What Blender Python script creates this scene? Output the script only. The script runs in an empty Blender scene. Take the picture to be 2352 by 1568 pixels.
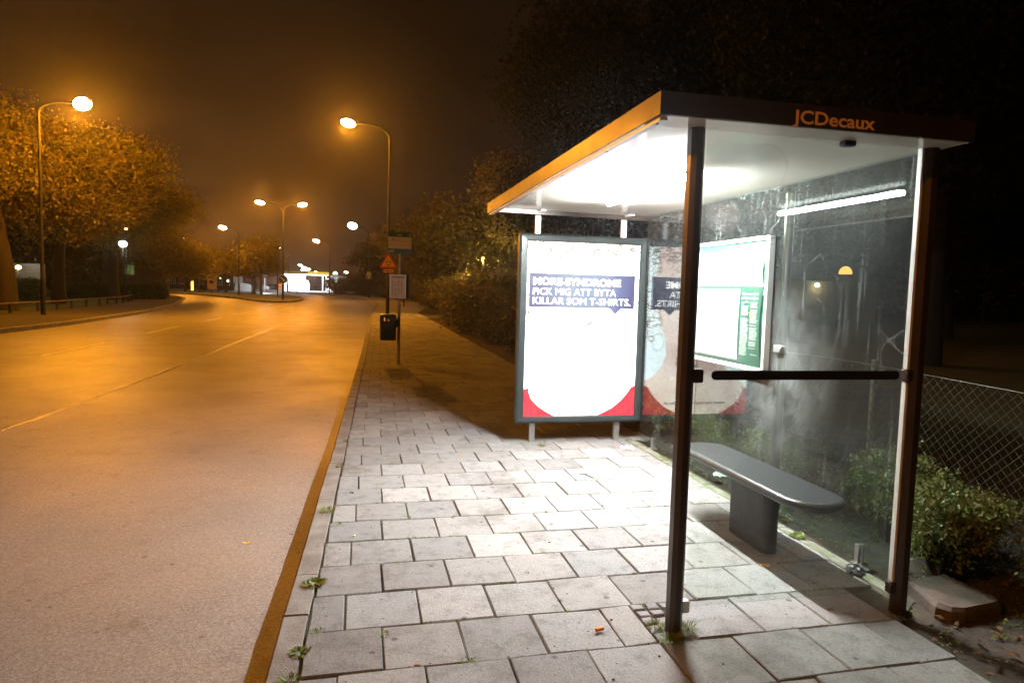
import bpy, math, random
import numpy as np
from mathutils import Vector, Matrix

# ------------------------------------------------------------------ camera, world, exposure
S = bpy.context.scene
COL = S.collection
H = 1.488
YAW, PITCH, ROLL = 0.22045, 0.07496, 0.02779
def cam_axes():
    sy, cy = math.sin(YAW), math.cos(YAW)
    fwd = Vector((sy, cy, 0)); right = Vector((cy, -sy, 0)); up = Vector((0, 0, 1))
    f = fwd*math.cos(PITCH) - up*math.sin(PITCH); u = up*math.cos(PITCH) + fwd*math.sin(PITCH)
    r2 = right*math.cos(ROLL) + u*math.sin(ROLL); u2 = -right*math.sin(ROLL) + u*math.cos(ROLL)
    return r2, u2, f
r_, u_, f_ = cam_axes()
cd = bpy.data.cameras.new('camera'); cam = bpy.data.objects.new('camera', cd); COL.objects.link(cam)
cam.matrix_world = Matrix(((r_.x, u_.x, -f_.x, 0), (r_.y, u_.y, -f_.y, 0), (r_.z, u_.z, -f_.z, H), (0, 0, 0, 1)))
cd.sensor_width = 36.0; cd.lens = 1561.03/2352*36.0; cd.clip_end = 3000; cd.clip_start = 0.05
S.camera = cam
S.view_settings.view_transform = 'Standard'; S.view_settings.look = 'None'
S.view_settings.exposure = 0; S.view_settings.gamma = 1
S.cycles.use_denoising = True
S.cycles.max_bounces = 10; S.cycles.transparent_max_bounces = 24; S.cycles.glossy_bounces = 5
S.cycles.sample_clamp_indirect = 6.0; S.cycles.volume_bounces = 0

W = bpy.data.worlds.new("World"); S.world = W; W.use_nodes = True
def build_world():
    nt = W.node_tree; N = nt.nodes; L = nt.links
    N.clear()
    out = N.new('ShaderNodeOutputWorld'); bg = N.new('ShaderNodeBackground'); L.new(bg.outputs[0], out.inputs[0])
    tc = N.new('ShaderNodeTexCoord'); sep = N.new('ShaderNodeSeparateXYZ'); L.new(tc.outputs['Generated'], sep.inputs[0])
    ramp = N.new('ShaderNodeValToRGB'); L.new(sep.outputs['Z'], ramp.inputs[0])
    e = ramp.color_ramp.elements
    e[0].position = 0.0; e[0].color = (.085, .036, .012, 1)
    e[1].position = 1.0; e[1].color = (.008, .004, .002, 1)
    for p, c in ((.10, (.050, .0215, .0075)), (.25, (.026, .0115, .0042)), (.45, (.015, .0068, .0026))):
        k = e.new(p); k.color = (*c, 1)
    # clouds lit from below by the town
    mp = N.new('ShaderNodeMapping'); mp.inputs['Scale'].default_value = (1.3, 1.3, 4.2); L.new(tc.outputs['Generated'], mp.inputs[0])
    nz = N.new('ShaderNodeTexNoise'); nz.inputs['Scale'].default_value = 1.7; nz.inputs['Detail'].default_value = 4; nz.inputs['Roughness'].default_value = .5
    L.new(mp.outputs[0], nz.inputs['Vector'])
    mr = N.new('ShaderNodeMapRange'); mr.inputs['From Min'].default_value = .33; mr.inputs['From Max'].default_value = .68
    mr.inputs['To Min'].default_value = .45; mr.inputs['To Max'].default_value = 1.55; L.new(nz.outputs['Fac'], mr.inputs['Value'])
    # the glow is over the town, to the left of the road: darker towards the park
    ax = N.new('ShaderNodeMapRange'); L.new(sep.outputs['X'], ax.inputs['Value'])
    ax.inputs['From Min'].default_value = -.35; ax.inputs['From Max'].default_value = .45
    ax.inputs['To Min'].default_value = 1.25; ax.inputs['To Max'].default_value = .10
    m1 = N.new('ShaderNodeMath'); m1.operation = 'MULTIPLY'; L.new(mr.outputs[0], m1.inputs[0]); L.new(ax.outputs[0], m1.inputs[1])
    L.new(ramp.outputs[0], bg.inputs['Color']); L.new(m1.outputs[0], bg.inputs['Strength'])
build_world()

# ------------------------------------------------------------------ helpers
rnd = random.Random(7)
def tag(o, label=None, cat=None, group=None, kind=None):
    if label: o['label'] = label
    if cat: o['category'] = cat
    if group: o['group'] = group
    if kind: o['kind'] = kind
    return o
def empty(name, loc=(0, 0, 0), rz=0.0, **k):
    o = bpy.data.objects.new(name, None); COL.objects.link(o); o.location = loc; o.rotation_euler = (0, 0, rz)
    o.empty_display_size = .2
    return tag(o, **k)
class MB:
    def __init__(s): s.v = []; s.f = []; s.m = []; s.cm = 0
    def add(s, vs, fs):
        n = len(s.v); s.v.extend([tuple(p) for p in vs]); s.f.extend([tuple(i+n for i in f) for f in fs]); s.m.extend([s.cm]*len(fs)); return s
    def box(s, x0, y0, z0, x1, y1, z1):
        vs = [(x, y, z) for z in (z0, z1) for x, y in ((x0, y0), (x1, y0), (x1, y1), (x0, y1))]
        return s.add(vs, [(3, 2, 1, 0), (4, 5, 6, 7), (0, 1, 5, 4), (1, 2, 6, 5), (2, 3, 7, 6), (3, 0, 4, 7)])
    def bbox(s, x0, y0, z0, x1, y1, z1, b):
        # box with all edges bevelled
        c = [(x0, x1), (y0, y1), (z0, z1)]
        vs = []; idx = {}
        for i in (0, 1):
            for j in (0, 1):
                for k in (0, 1):
                    for a in range(3):
                        p = [c[0][i], c[1][j], c[2][k]]
                        for q, sd in zip(range(3), (i, j, k)):
                            if q != a: p[q] += b if sd == 0 else -b
                        idx[(i, j, k, a)] = len(vs); vs.append(tuple(p))
        fs = []
        for a in range(3):
            o = [q for q in range(3) if q != a]
            for sd in (0, 1):
                lp = []
                for (u, w) in ((0, 0), (1, 0), (1, 1), (0, 1)):
                    k = [0, 0, 0]; k[a] = sd; k[o[0]] = u; k[o[1]] = w; lp.append(idx[(k[0], k[1], k[2], a)])
                fs.append(lp)
        for a in range(3):  # edges along axis a
            o = [q for q in range(3) if q != a]
            for u in (0, 1):
                for w in (0, 1):
                    k0 = [0, 0, 0]; k0[o[0]] = u; k0[o[1]] = w; k1 = list(k0); k1[a] = 1
                    fs.append([idx[(*k0, o[0])], idx[(*k0, o[1])], idx[(*k1, o[1])], idx[(*k1, o[0])]])
        for i in (0, 1):
            for j in (0, 1):
                for k in (0, 1): fs.append([idx[(i, j, k, 0)], idx[(i, j, k, 1)], idx[(i, j, k, 2)]])
        return s.add(vs, fs)
    def tube(s, pts, rad, n=8, cap=True):
        pts = [Vector(p) for p in pts]; m = len(pts)
        if not isinstance(rad, (list, tuple)): rad = [rad]*m
        vs = []; fs = []
        prev = None
        for i, p in enumerate(pts):
            t = (pts[min(i+1, m-1)] - pts[max(i-1, 0)]).normalized()
            if prev is None:
                a = t.cross(Vector((0, 0, 1)));
                if a.length < 1e-3: a = Vector((1, 0, 0))
                a.normalize()
            else:
                a = prev - t*prev.dot(t); a.normalize()
            prev = a; b = t.cross(a)
            for k in range(n):
                an = 2*math.pi*k/n; vs.append(p + (a*math.cos(an) + b*math.sin(an))*rad[i])
        for i in range(m-1):
            for k in range(n):
                fs.append((i*n+k, i*n+(k+1) % n, (i+1)*n+(k+1) % n, (i+1)*n+k))
        if cap: fs.append(tuple(range(n))[::-1]); fs.append(tuple((m-1)*n+k for k in range(n)))
        return s.add(vs, fs)
    def lathe(s, c, prof, n=20, sx=1, sy=1):
        vs = []; fs = []
        for r, z in prof:
            for k in range(n):
                an = 2*math.pi*k/n; vs.append((c[0]+r*sx*math.cos(an), c[1]+r*sy*math.sin(an), c[2]+z))
        for i in range(len(prof)-1):
            for k in range(n): fs.append((i*n+k, i*n+(k+1) % n, (i+1)*n+(k+1) % n, (i+1)*n+k))
        fs.append(tuple(range(n))[::-1]); fs.append(tuple((len(prof)-1)*n+k for k in range(n)))
        return s.add(vs, fs)
    def prism(s, poly, axis, a0, a1):
        # poly in the two other axes
        n = len(poly)
        def P(u, w, t):
            return {'x': (t, u, w), 'y': (u, t, w), 'z': (u, w, t)}[axis]
        vs = [P(u, w, a0) for u, w in poly] + [P(u, w, a1) for u, w in poly]
        fs = [tuple(range(n))[::-1], tuple(range(n, 2*n))] + [(i, (i+1) % n, n+(i+1) % n, n+i) for i in range(n)]
        return s.add(vs, fs)
    def ell(s, c, r, n=14, m=8):
        prof = [(math.sin(math.pi*i/m), -math.cos(math.pi*i/m)) for i in range(m+1)]
        vs = []; fs = []
        for q, z in prof:
            for k in range(n):
                an = 2*math.pi*k/n; vs.append((c[0]+r[0]*q*math.cos(an), c[1]+r[1]*q*math.sin(an), c[2]+r[2]*z))
        for i in range(m):
            for k in range(n): fs.append((i*n+k, i*n+(k+1) % n, (i+1)*n+(k+1) % n, (i+1)*n+k))
        return s.add(vs, fs)
    def build(s, name, mat, parent=None, smooth=False, off=(0, 0, 0)):
        me = bpy.data.meshes.new(name); me.from_pydata([(v[0]-off[0], v[1]-off[1], v[2]-off[2]) for v in s.v], [], s.f)
        mats = mat if isinstance(mat, (list, tuple)) else [mat]
        for q in mats: me.materials.append(q)
        if len(mats) > 1: me.polygons.foreach_set('material_index', s.m)
        import bmesh
        bm = bmesh.new(); bm.from_mesh(me); bmesh.ops.remove_doubles(bm, verts=bm.verts, dist=1e-6)
        bmesh.ops.recalc_face_normals(bm, faces=bm.faces); bm.to_mesh(me); bm.free()
        if smooth:
            me.polygons.foreach_set('use_smooth', [True]*len(me.polygons))
            try: me.set_sharp_from_angle(angle=math.radians(38))
            except Exception: pass
        me.update()
        o = bpy.data.objects.new(name, me); COL.objects.link(o)
        o.location = off if parent is None else (0, 0, 0)
        if parent is not None:
            o.parent = parent
        return o
def rel(mb, parent):
    """turn world coordinates collected in mb into the parent's local ones"""
    M = Matrix.Translation(parent.location) @ parent.rotation_euler.to_matrix().to_4x4()
    Mi = M.inverted(); mb.v = [tuple(Mi @ Vector(v)) for v in mb.v]; return mb
def quads(name, P, mat, parent=None, tone=None, nv=4):
    """P: (n, nv, 3) array of separate polygons"""
    n = len(P); me = bpy.data.meshes.new(name)
    me.vertices.add(n*nv); me.vertices.foreach_set('co', P.reshape(-1).astype(np.float32))
    me.loops.add(n*nv); me.loops.foreach_set('vertex_index', np.arange(n*nv, dtype=np.int32))
    me.polygons.add(n); me.polygons.foreach_set('loop_start', np.arange(0, n*nv, nv, dtype=np.int32))
    me.update(calc_edges=True); me.materials.append(mat)
    o = bpy.data.objects.new(name, me); COL.objects.link(o)
    if parent is not None: o.parent = parent
    return o
def text_mesh(s, x0, z0, w, h=None, bold=0.0, spacing=1.0):
    """flat letters in the XZ plane facing -Y: list of verts / faces, lower left at x0,z0, width w, capital height h"""
    cu = bpy.data.curves.new('t', 'FONT'); cu.body = s; cu.size = 1; cu.offset = bold; cu.resolution_u = 3; cu.space_character = spacing
    ob = bpy.data.objects.new('t', cu); COL.objects.link(ob)
    dg = bpy.context.evaluated_depsgraph_get(); me = bpy.data.meshes.new_from_object(ob.evaluated_get(dg))
    vs = np.array([v.co[:] for v in me.vertices]).reshape(-1, 3); fs = [tuple(p.vertices) for p in me.polygons]
    bpy.data.objects.remove(ob); bpy.data.meshes.remove(me); bpy.data.curves.remove(cu)
    if len(vs) == 0: return [], []
    mn = vs.min(0); mx = vs.max(0); k = w/(mx[0]-mn[0]); kz = k if h is None else h/0.73
    return [((v[0]-mn[0])*k + x0, 0.0, v[1]*kz + z0) for v in vs], fs

# ------------------------------------------------------------------ materials
def mat_new(name):
    m = bpy.data.materials.new(name); m.use_nodes = True; nt = m.node_tree; b = nt.nodes['Principled BSDF']; return m, nt, b
def mat(name, col, rough=.5, metal=0.0, var=.15, scale=6.0, bump=0.0, bscale=60.0, spec=.5, emis=None, es=0.0, coat=0.0, col2=None, detail=5, grime=0.0):
    m, nt, b = mat_new(name); N = nt.nodes; L = nt.links
    tc = N.new('ShaderNodeTexCoord'); nz = N.new('ShaderNodeTexNoise'); L.new(tc.outputs['Object'], nz.inputs['Vector'])
    nz.inputs['Scale'].default_value = scale; nz.inputs['Detail'].default_value = detail; nz.inputs['Roughness'].default_value = .62
    mx = N.new('ShaderNodeMix'); mx.data_type = 'RGBA'
    c2 = col2 or tuple(c*(1-var) for c in col); c1 = col if col2 else tuple(min(1, c*(1+var)) for c in col)
    mr = N.new('ShaderNodeMapRange'); mr.inputs['From Min'].default_value = .32; mr.inputs['From Max'].default_value = .68; L.new(nz.outputs['Fac'], mr.inputs['Value'])
    L.new(mr.outputs[0], mx.inputs['Factor']); mx.inputs['A'].default_value = (*c1, 1); mx.inputs['B'].default_value = (*c2, 1)
    L.new(mx.outputs['Result'], b.inputs['Base Color'])
    b.inputs['Roughness'].default_value = rough; b.inputs['Metallic'].default_value = metal; b.inputs['Specular IOR Level'].default_value = spec
    b.inputs['Coat Weight'].default_value = coat
    if rough > .02:
        m2 = N.new('ShaderNodeMapRange'); m2.inputs['To Min'].default_value = max(.02, rough-.1); m2.inputs['To Max'].default_value = min(1, rough+.12)
        n2 = N.new('ShaderNodeTexNoise'); L.new(tc.outputs['Object'], n2.inputs['Vector']); n2.inputs['Scale'].default_value = scale*2.3; n2.inputs['Detail'].default_value = 4
        L.new(n2.outputs['Fac'], m2.inputs['Value']); L.new(m2.outputs[0], b.inputs['Roughness'])
    if bump:
        n3 = N.new('ShaderNodeTexNoise'); L.new(tc.outputs['Object'], n3.inputs['Vector']); n3.inputs['Scale'].default_value = bscale; n3.inputs['Detail'].default_value = 4
        bp = N.new('ShaderNodeBump'); bp.inputs['Strength'].default_value = bump; bp.inputs['Distance'].default_value = .01; L.new(n3.outputs['Fac'], bp.inputs['Height']); L.new(bp.outputs[0], b.inputs['Normal'])
    if emis: b.inputs['Emission Color'].default_value = (*emis, 1); b.inputs['Emission Strength'].default_value = es
    return m
def emat(name, col, s, base=.6):
    m, nt, b = mat_new(name); b.inputs['Base Color'].default_value = (base*min(1, col[0]), base*min(1, col[1]), base*min(1, col[2]), 1)
    b.inputs['Emission Color'].default_value = (*col, 1); b.inputs['Emission Strength'].default_value = s; b.inputs['Roughness'].default_value = .5
    return m
def leaf_mat(name, c1, c2, scale=3.0, trans=.35, rough=.45, spec=.35):
    m, nt, b = mat_new(name); N = nt.nodes; L = nt.links
    tc = N.new('ShaderNodeTexCoord'); nz = N.new('ShaderNodeTexNoise'); L.new(tc.outputs['Object'], nz.inputs['Vector'])
    nz.inputs['Scale'].default_value = scale; nz.inputs['Detail'].default_value = 6; nz.inputs['Roughness'].default_value = .75
    mr = N.new('ShaderNodeMapRange'); mr.inputs['From Min'].default_value = .3; mr.inputs['From Max'].default_value = .7; L.new(nz.outputs['Fac'], mr.inputs['Value'])
    mx = N.new('ShaderNodeMix'); mx.data_type = 'RGBA'; L.new(mr.outputs[0], mx.inputs['Factor'])
    mx.inputs['A'].default_value = (*c1, 1); mx.inputs['B'].default_value = (*c2, 1); L.new(mx.outputs['Result'], b.inputs['Base Color'])
    b.inputs['Roughness'].default_value = rough; b.inputs['Specular IOR Level'].default_value = spec
    tr = N.new('ShaderNodeBsdfTranslucent'); L.new(mx.outputs['Result'], tr.inputs['Color'])
    ms = N.new('ShaderNodeMixShader'); ms.inputs[0].default_value = trans; L.new(b.outputs[0], ms.inputs[1]); L.new(tr.outputs[0], ms.inputs[2])
    L.new(ms.outputs[0], N['Material Output'].inputs[0])
    return m
def glass_mat(name, tint=(.93, .97, .95), dirt=.06, marks=True, ior=1.52, seed=0.0, streak=.5, smudge=None):
    m, nt, b = mat_new(name); N = nt.nodes; L = nt.links; N.remove(b); out = N['Material Output']
    def math_(op, a, c=None, clamp=False):
        q = N.new('ShaderNodeMath'); q.operation = op; q.use_clamp = clamp
        for i, v in enumerate((a, c)):
            if v is None: continue
            if isinstance(v, (int, float)): q.inputs[i].default_value = v
            else: L.new(v, q.inputs[i])
        return q.outputs[0]
    def rng(v, a, b_, c=0, d=1):
        q = N.new('ShaderNodeMapRange'); L.new(v, q.inputs['Value']); q.inputs['From Min'].default_value = a; q.inputs['From Max'].default_value = b_
        q.inputs['To Min'].default_value = c; q.inputs['To Max'].default_value = d; return q.outputs[0]
    geo = N.new('ShaderNodeNewGeometry')
    io = rng(geo.outputs['Backfacing'], 0, 1, ior, 1/ior)
    fr = N.new('ShaderNodeFresnel'); L.new(io, fr.inputs['IOR'])
    tr = N.new('ShaderNodeBsdfTransparent'); tr.inputs[0].default_value = (*tint, 1)
    gl = N.new('ShaderNodeBsdfGlossy'); gl.inputs['Roughness'].default_value = .0; gl.inputs['Color'].default_value = (1, 1, 1, 1)
    mx = N.new('ShaderNodeMixShader'); L.new(fr.outputs[0], mx.inputs[0]); L.new(tr.outputs[0], mx.inputs[1]); L.new(gl.outputs[0], mx.inputs[2])
    # grime, run marks, specks and scratches on the pane
    tc = N.new('ShaderNodeTexCoord'); mp = N.new('ShaderNodeMapping'); mp.inputs['Location'].default_value = (seed, seed*.7, seed*.3); L.new(tc.outputs['Object'], mp.inputs[0]); v = mp.outputs[0]
    def noise(sc, det=4, r=.6, vec=v):
        q = N.new('ShaderNodeTexNoise'); L.new(vec, q.inputs['Vector']); q.inputs['Scale'].default_value = sc; q.inputs['Detail'].default_value = det; q.inputs['Roughness'].default_value = r; return q.outputs['Fac']
    haze = math_('MULTIPLY', rng(noise(.9, 2, .45), .3, .75, .45, 1.0), dirt)
    fac = haze
    if marks:
        smn = noise(3.0, 5, .6)
        m2 = N.new('ShaderNodeMapping'); m2.inputs['Scale'].default_value = (22, 22, .55); L.new(v, m2.inputs[0])
        st = rng(noise(2.2, 3, .55, m2.outputs[0]), .64, .74, 0, .16*streak); fac = math_('ADD', fac, st)
        vo = N.new('ShaderNodeTexVoronoi'); L.new(v, vo.inputs['Vector']); vo.inputs['Scale'].default_value = 34
        sp = rng(vo.outputs['Distance'], .07, .02, 0, .25); sp = math_('MULTIPLY', sp, rng(noise(2.1), .48, .62, 0, 1)); fac = math_('ADD', fac, sp)
        w = N.new('ShaderNodeTexNoise'); L.new(v, w.inputs['Vector']); w.inputs['Scale'].default_value = 3.1; w.inputs['Detail'].default_value = 1.0
        sc = rng(math_('ABSOLUTE', math_('SUBTRACT', w.outputs['Fac'], .5)), .0035, .0, 0, .16)
        sc = math_('MULTIPLY', sc, rng(noise(1.3, 1), .5, .58, 0, 1)); fac = math_('ADD', fac, sc)
    for (px, py, pz, r, amt, fs) in (smudge or []):
        vm = N.new('ShaderNodeVectorMath'); vm.operation = 'DISTANCE'; L.new(tc.outputs['Object'], vm.inputs[0]); vm.inputs[1].default_value = (px, py, pz)
        k = rng(vm.outputs['Value'], r, r*.2, 0, amt); k = math_('MULTIPLY', k, rng(noise(fs, 6, .75), .38, .68, 0, 1)); fac = math_('ADD', fac, k)
    fac = math_('MINIMUM', fac, .85, True)
    df = N.new('ShaderNodeBsdfDiffuse'); df.inputs[0].default_value = (.62, .64, .66, 1)
    tl = N.new('ShaderNodeBsdfTranslucent'); tl.inputs[0].default_value = (.62, .64, .66, 1)
    md = N.new('ShaderNodeMixShader'); md.inputs[0].default_value = .4; L.new(df.outputs[0], md.inputs[1]); L.new(tl.outputs[0], md.inputs[2])
    m3 = N.new('ShaderNodeMixShader'); L.new(fac, m3.inputs[0]); L.new(mx.outputs[0], m3.inputs[1]); L.new(md.outputs[0], m3.inputs[2])
    L.new(m3.outputs[0], out.inputs[0])
    return m

SODIUM = (1.0, .335, .010)
M = {}
M['lamp_glow'] = emat('sodium_lens', (1.0, .62, .25), 45)
M['lamp_glow_far'] = emat('far_sodium_lens', (1.0, .70, .45), 30)
M['pole'] = mat('dark_pole_paint', (.014, .014, .013), .72, .0, var=.25, scale=4, bump=.1, spec=.25)
M['galv'] = mat('galvanised_steel', (.34, .34, .33), .45, .75, var=.2, scale=14)
M['brown_paint'] = mat('bronze_enamel', (.038, .025, .018), .33, .35, var=.25, scale=3, coat=.12, bump=.04, bscale=25)
M['dark_frame'] = mat('dark_green_grey_frame', (.035, .045, .045), .36, .35, var=.15, scale=5, bump=.04)
M['bark'] = mat('bark', (.018, .013, .010), .9, var=.4, scale=9, bump=.8, bscale=22)
M['soil'] = mat('soil', (.035, .026, .018), .95, var=.5, scale=5, bump=1.0, bscale=30)
M['alu'] = mat('white_aluminium', (.72, .72, .72), .35, .2, var=.06, scale=8)
M['black'] = mat('black_plastic', (.012, .012, .013), .4, var=.3)

def asphalt():
    m, nt, b = mat_new('asphalt'); N = nt.nodes; L = nt.links
    tc = N.new('ShaderNodeTexCoord')
    def noise(sc, det=5, r=.6, vec=None):
        q = N.new('ShaderNodeTexNoise'); L.new(vec or tc.outputs['Object'], q.inputs['Vector']); q.inputs['Scale'].default_value = sc; q.inputs['Detail'].default_value = det; q.inputs['Roughness'].default_value = r; return q.outputs['Fac']
    def ramp(f, pts):
        q = N.new('ShaderNodeValToRGB'); L.new(f, q.inputs[0]); e = q.color_ramp.elements
        e[0].position, e[0].color = pts[0][0], (*pts[0][1], 1); e[1].position, e[1].color = pts[-1][0], (*pts[-1][1], 1)
        for p, c in pts[1:-1]: k = e.new(p); k.color = (*c, 1)
        return q.outputs[0]
    # worn wheel tracks run along the road
    mp = N.new('ShaderNodeMapping'); mp.inputs['Scale'].default_value = (.55, .03, 1); L.new(tc.outputs['Object'], mp.inputs[0])
    big = ramp(noise(1.0, 4, .5, mp.outputs[0]), [(.3, (.82, .82, .82)), (.7, (1.12, 1.1, 1.08))])
    pat = ramp(noise(.45, 5), [(.3, (.80, .80, .80)), (.7, (1.1, 1.1, 1.1))])
    gr = ramp(noise(60, 8, .95), [(.36, (.07, .067, .065)), (.5, (.20, .195, .19)), (.64, (.42, .41, .40))])
    st = ramp(noise(2.4, 8, .72), [(.28, (.62, .61, .60)), (.44, (1, 1, 1)), (.8, (1.08, 1.08, 1.08))])
    vo = N.new('ShaderNodeTexVoronoi'); vo.inputs['Scale'].default_value = 6; L.new(tc.outputs['Object'], vo.inputs['Vector'])
    pock = ramp(vo.outputs['Distance'], [(.05, (.35, .33, .31)), (.11, (1, 1, 1))])
    def mul(a, c):
        q = N.new('ShaderNodeMix'); q.data_type = 'RGBA'; q.blend_type = 'MULTIPLY'; q.inputs['Factor'].default_value = 1; L.new(a, q.inputs['A']); L.new(c, q.inputs['B']); return q.outputs['Result']
    L.new(mul(mul(mul(mul(gr, big), pat), st), pock), b.inputs['Base Color'])
    mr = N.new('ShaderNodeMapRange'); L.new(noise(.8, 4), mr.inputs['Value']); mr.inputs['To Min'].default_value = .30; mr.inputs['To Max'].default_value = .62; L.new(mr.outputs[0], b.inputs['Roughness'])
    bp = N.new('ShaderNodeBump'); bp.inputs['Strength'].default_value = .55; bp.inputs['Distance'].default_value = .006; L.new(noise(140, 3, .7), bp.inputs['Height']); L.new(bp.outputs[0], b.inputs['Normal'])
    return m
M['asphalt'] = asphalt()
def paver_mat():
    m, nt, b = mat_new('concrete_slabs'); N = nt.nodes; L = nt.links
    tc = N.new('ShaderNodeTexCoord'); at = N.new('ShaderNodeAttribute'); at.attribute_name = 'tone'
    def noise(sc, det=5, r=.6):
        q = N.new('ShaderNodeTexNoise'); L.new(tc.outputs['Object'], q.inputs['Vector']); q.inputs['Scale'].default_value = sc; q.inputs['Detail'].default_value = det; q.inputs['Roughness'].default_value = r; return q.outputs['Fac']
    def ramp(f, pts):
        q = N.new('ShaderNodeValToRGB'); L.new(f, q.inputs[0]); e = q.color_ramp.elements
        e[0].position, e[0].color = pts[0][0], (*pts[0][1], 1); e[1].position, e[1].color = pts[-1][0], (*pts[-1][1], 1)
        for p, c in pts[1:-1]: k = e.new(p); k.color = (*c, 1)
        return q.outputs[0]
    def mul(a, c):
        q = N.new('ShaderNodeMix'); q.data_type = 'RGBA'; q.blend_type = 'MULTIPLY'; q.inputs['Factor'].default_value = 1; L.new(a, q.inputs['A']); L.new(c, q.inputs['B']); return q.outputs['Result']
    fine = ramp(noise(95, 6, .9), [(.36, (.34, .325, .31)), (.45, (.90, .90, .90)), (.58, (1.06, 1.06, 1.06)), (.66, (1.6, 1.58, 1.55))])
    mid = ramp(noise(9, 8, .72), [(.3, (.56, .54, .52)), (.48, (1, 1, 1)), (.75, (1.14, 1.14, 1.14))])
    vo = N.new('ShaderNodeTexVoronoi'); vo.inputs['Scale'].default_value = 5.5; L.new(tc.outputs['Object'], vo.inputs['Vector'])
    gum = ramp(vo.outputs['Distance'], [(.06, (.40, .38, .37)), (.10, (1, 1, 1))])
    blot = ramp(noise(1.5, 6, .65), [(.34, (.66, .64, .62)), (.46, (1, 1, 1)), (.8, (1.06, 1.06, 1.06))])
    L.new(mul(mul(mul(mul(at.outputs['Color'], fine), mid), gum), blot), b.inputs['Base Color'])
    b.inputs['Roughness'].default_value = .78
    bp = N.new('ShaderNodeBump'); bp.inputs['Strength'].default_value = .9; bp.inputs['Distance'].default_value = .006; L.new(noise(90, 6, .85), bp.inputs['Height']); L.new(bp.outputs[0], b.inputs['Normal'])
    return m
M['slab'] = paver_mat()
M['joint'] = mat('joint_dirt', (.085, .070, .050), .95, scale=9, col2=(.03, .035, .014), bump=.8, bscale=90)
M['granite'] = mat('granite_kerb', (.25, .235, .215), .7, col2=(.12, .105, .09), scale=5, detail=10, bump=.5, bscale=110)
M['marking'] = mat('road_paint', (.80, .78, .74), .5, scale=14, col2=(.36, .35, .33), bump=.3)
M['tar'] = mat('tar_seam', (.13, .12, .11), .30, scale=14, var=.5, bump=1.0, bscale=45)
M['grass'] = mat('verge_turf', (.06, .075, .02), .9, scale=3, col2=(.035, .045, .014), bump=1.0, bscale=50)
M['verge'] = mat('trodden_verge', (.045, .035, .024), .95, scale=1.3, col2=(.022, .022, .010), bump=1.0, bscale=30)
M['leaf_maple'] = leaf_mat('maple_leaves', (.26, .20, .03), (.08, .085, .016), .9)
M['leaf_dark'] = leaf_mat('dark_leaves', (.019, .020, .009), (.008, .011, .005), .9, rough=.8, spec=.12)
M['leaf_bush'] = leaf_mat('bush_leaves', (.15, .12, .035), (.06, .065, .02), 2.5)
M['leaf_near'] = leaf_mat('box_leaves', (.12, .19, .04), (.15, .10, .035), 7, trans=.3, rough=.5)
M['leaf_hedge'] = leaf_mat('hedge_leaves', (.06, .11, .02), (.03, .06, .015), 2)
M['blade'] = leaf_mat('grass_blades', (.16, .22, .03), (.11, .12, .03), 12)

# ------------------------------------------------------------------ ground, road, pavement
def sheet(name, poly, z, m, kind='structure', thick=0):
    mb = MB()
    if thick: mb.prism(poly, 'z', z-thick, z)
    else: mb.add([(x, y, z) for x, y in poly], [tuple(range(len(poly)))])
    o = mb.build(name, m); tag(o, kind=kind); return o
sheet('ground', [(-700, -60), (700, -60), (700, 1400), (-700, 1400)], -.16, M['soil'])
KERB = [(-.42, -3), (-.38, 1.0), (-.34, 2.57), (-.33, 3.1), (-.315, 3.54), (-.28, 4.81), (-.25, 5.8), (-.205, 7.41), (-.15, 9.4), (-.10, 11.13), (-.03, 13.6), (.14, 20.2), (.45, 34.6), (.91, 49.5),
        (1.45, 62), (1.45, 68), (.9, 76), (-.5, 90), (-3, 103.4), (-7, 116)]
LEFT = [(-9.9, -6), (-9.85, 21.6), (-9.7, 26), (-10.0, 32), (-10.5, 38.4), (-11.8, 47.8), (-14.1, 59.6), (-15.8, 67.9), (-17.8, 73.1), (-20.5, 76.5), (-26, 79), (-60, 82)]
sheet('road', [(x, y) for x, y in KERB] + [(-9, 123), (-60, 123)] + LEFT[::-1], -.12, M['asphalt'])
def offset_line(pts, d):
    out = []
    for i, p in enumerate(pts):
        a = Vector(pts[max(i-1, 0)]); b = Vector(pts[min(i+1, len(pts)-1)]); t = (b-a).normalized(); n = Vector((t.y, -t.x)); q = Vector(p) + n*d; out.append((q.x, q.y))
    return out
def resample(pts, step):
    out = [Vector(pts[0])]; acc = 0
    for i in range(len(pts)-1):
        a, b = Vector(pts[i]), Vector(pts[i+1]); l = (b-a).length; n = max(1, int(round(l/step)))
        for k in range(1, n+1): out.append(a.lerp(b, k/n))
    return [(p.x, p.y) for p in out]
def kerb(name, line, w, z0, z1, step, side=1, jit=.004):
    mb = MB(); pts = resample(line, step); R2 = random.Random(3)
    for i in range(len(pts)-1):
        a, b = Vector(pts[i]), Vector(pts[i+1]); t = (b-a).normalized(); n = Vector((t.y, -t.x))*side
        a = a + t*.004; b = b - t*.004; dz = R2.uniform(-jit, jit); dn = R2.uniform(-jit, jit); bv = .012
        a += n*dn; b += n*dn; vs = []
        for (o, z) in ((0, z0), (0, z1-bv), (bv, z1), (w-.004, z1), (w, z1-.006), (w, z0)):
            for p in (a, b): q = p + n*o; vs.append((q.x, q.y, z+dz))
        fs = [(2*k, 2*k+1, 2*k+3, 2*k+2) for k in range(5)] + [(0, 2, 4, 6, 8, 10), (11, 9, 7, 5, 3, 1)]
        mb.add(vs, fs)
    o = mb.build(name, M['granite']); tag(o, kind='structure')
kerb('kerb', KERB, .115, -.15, .0, 1.27)
kerb('kerb', LEFT, .13, -.15, .02, 1.3, side=-1)
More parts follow.
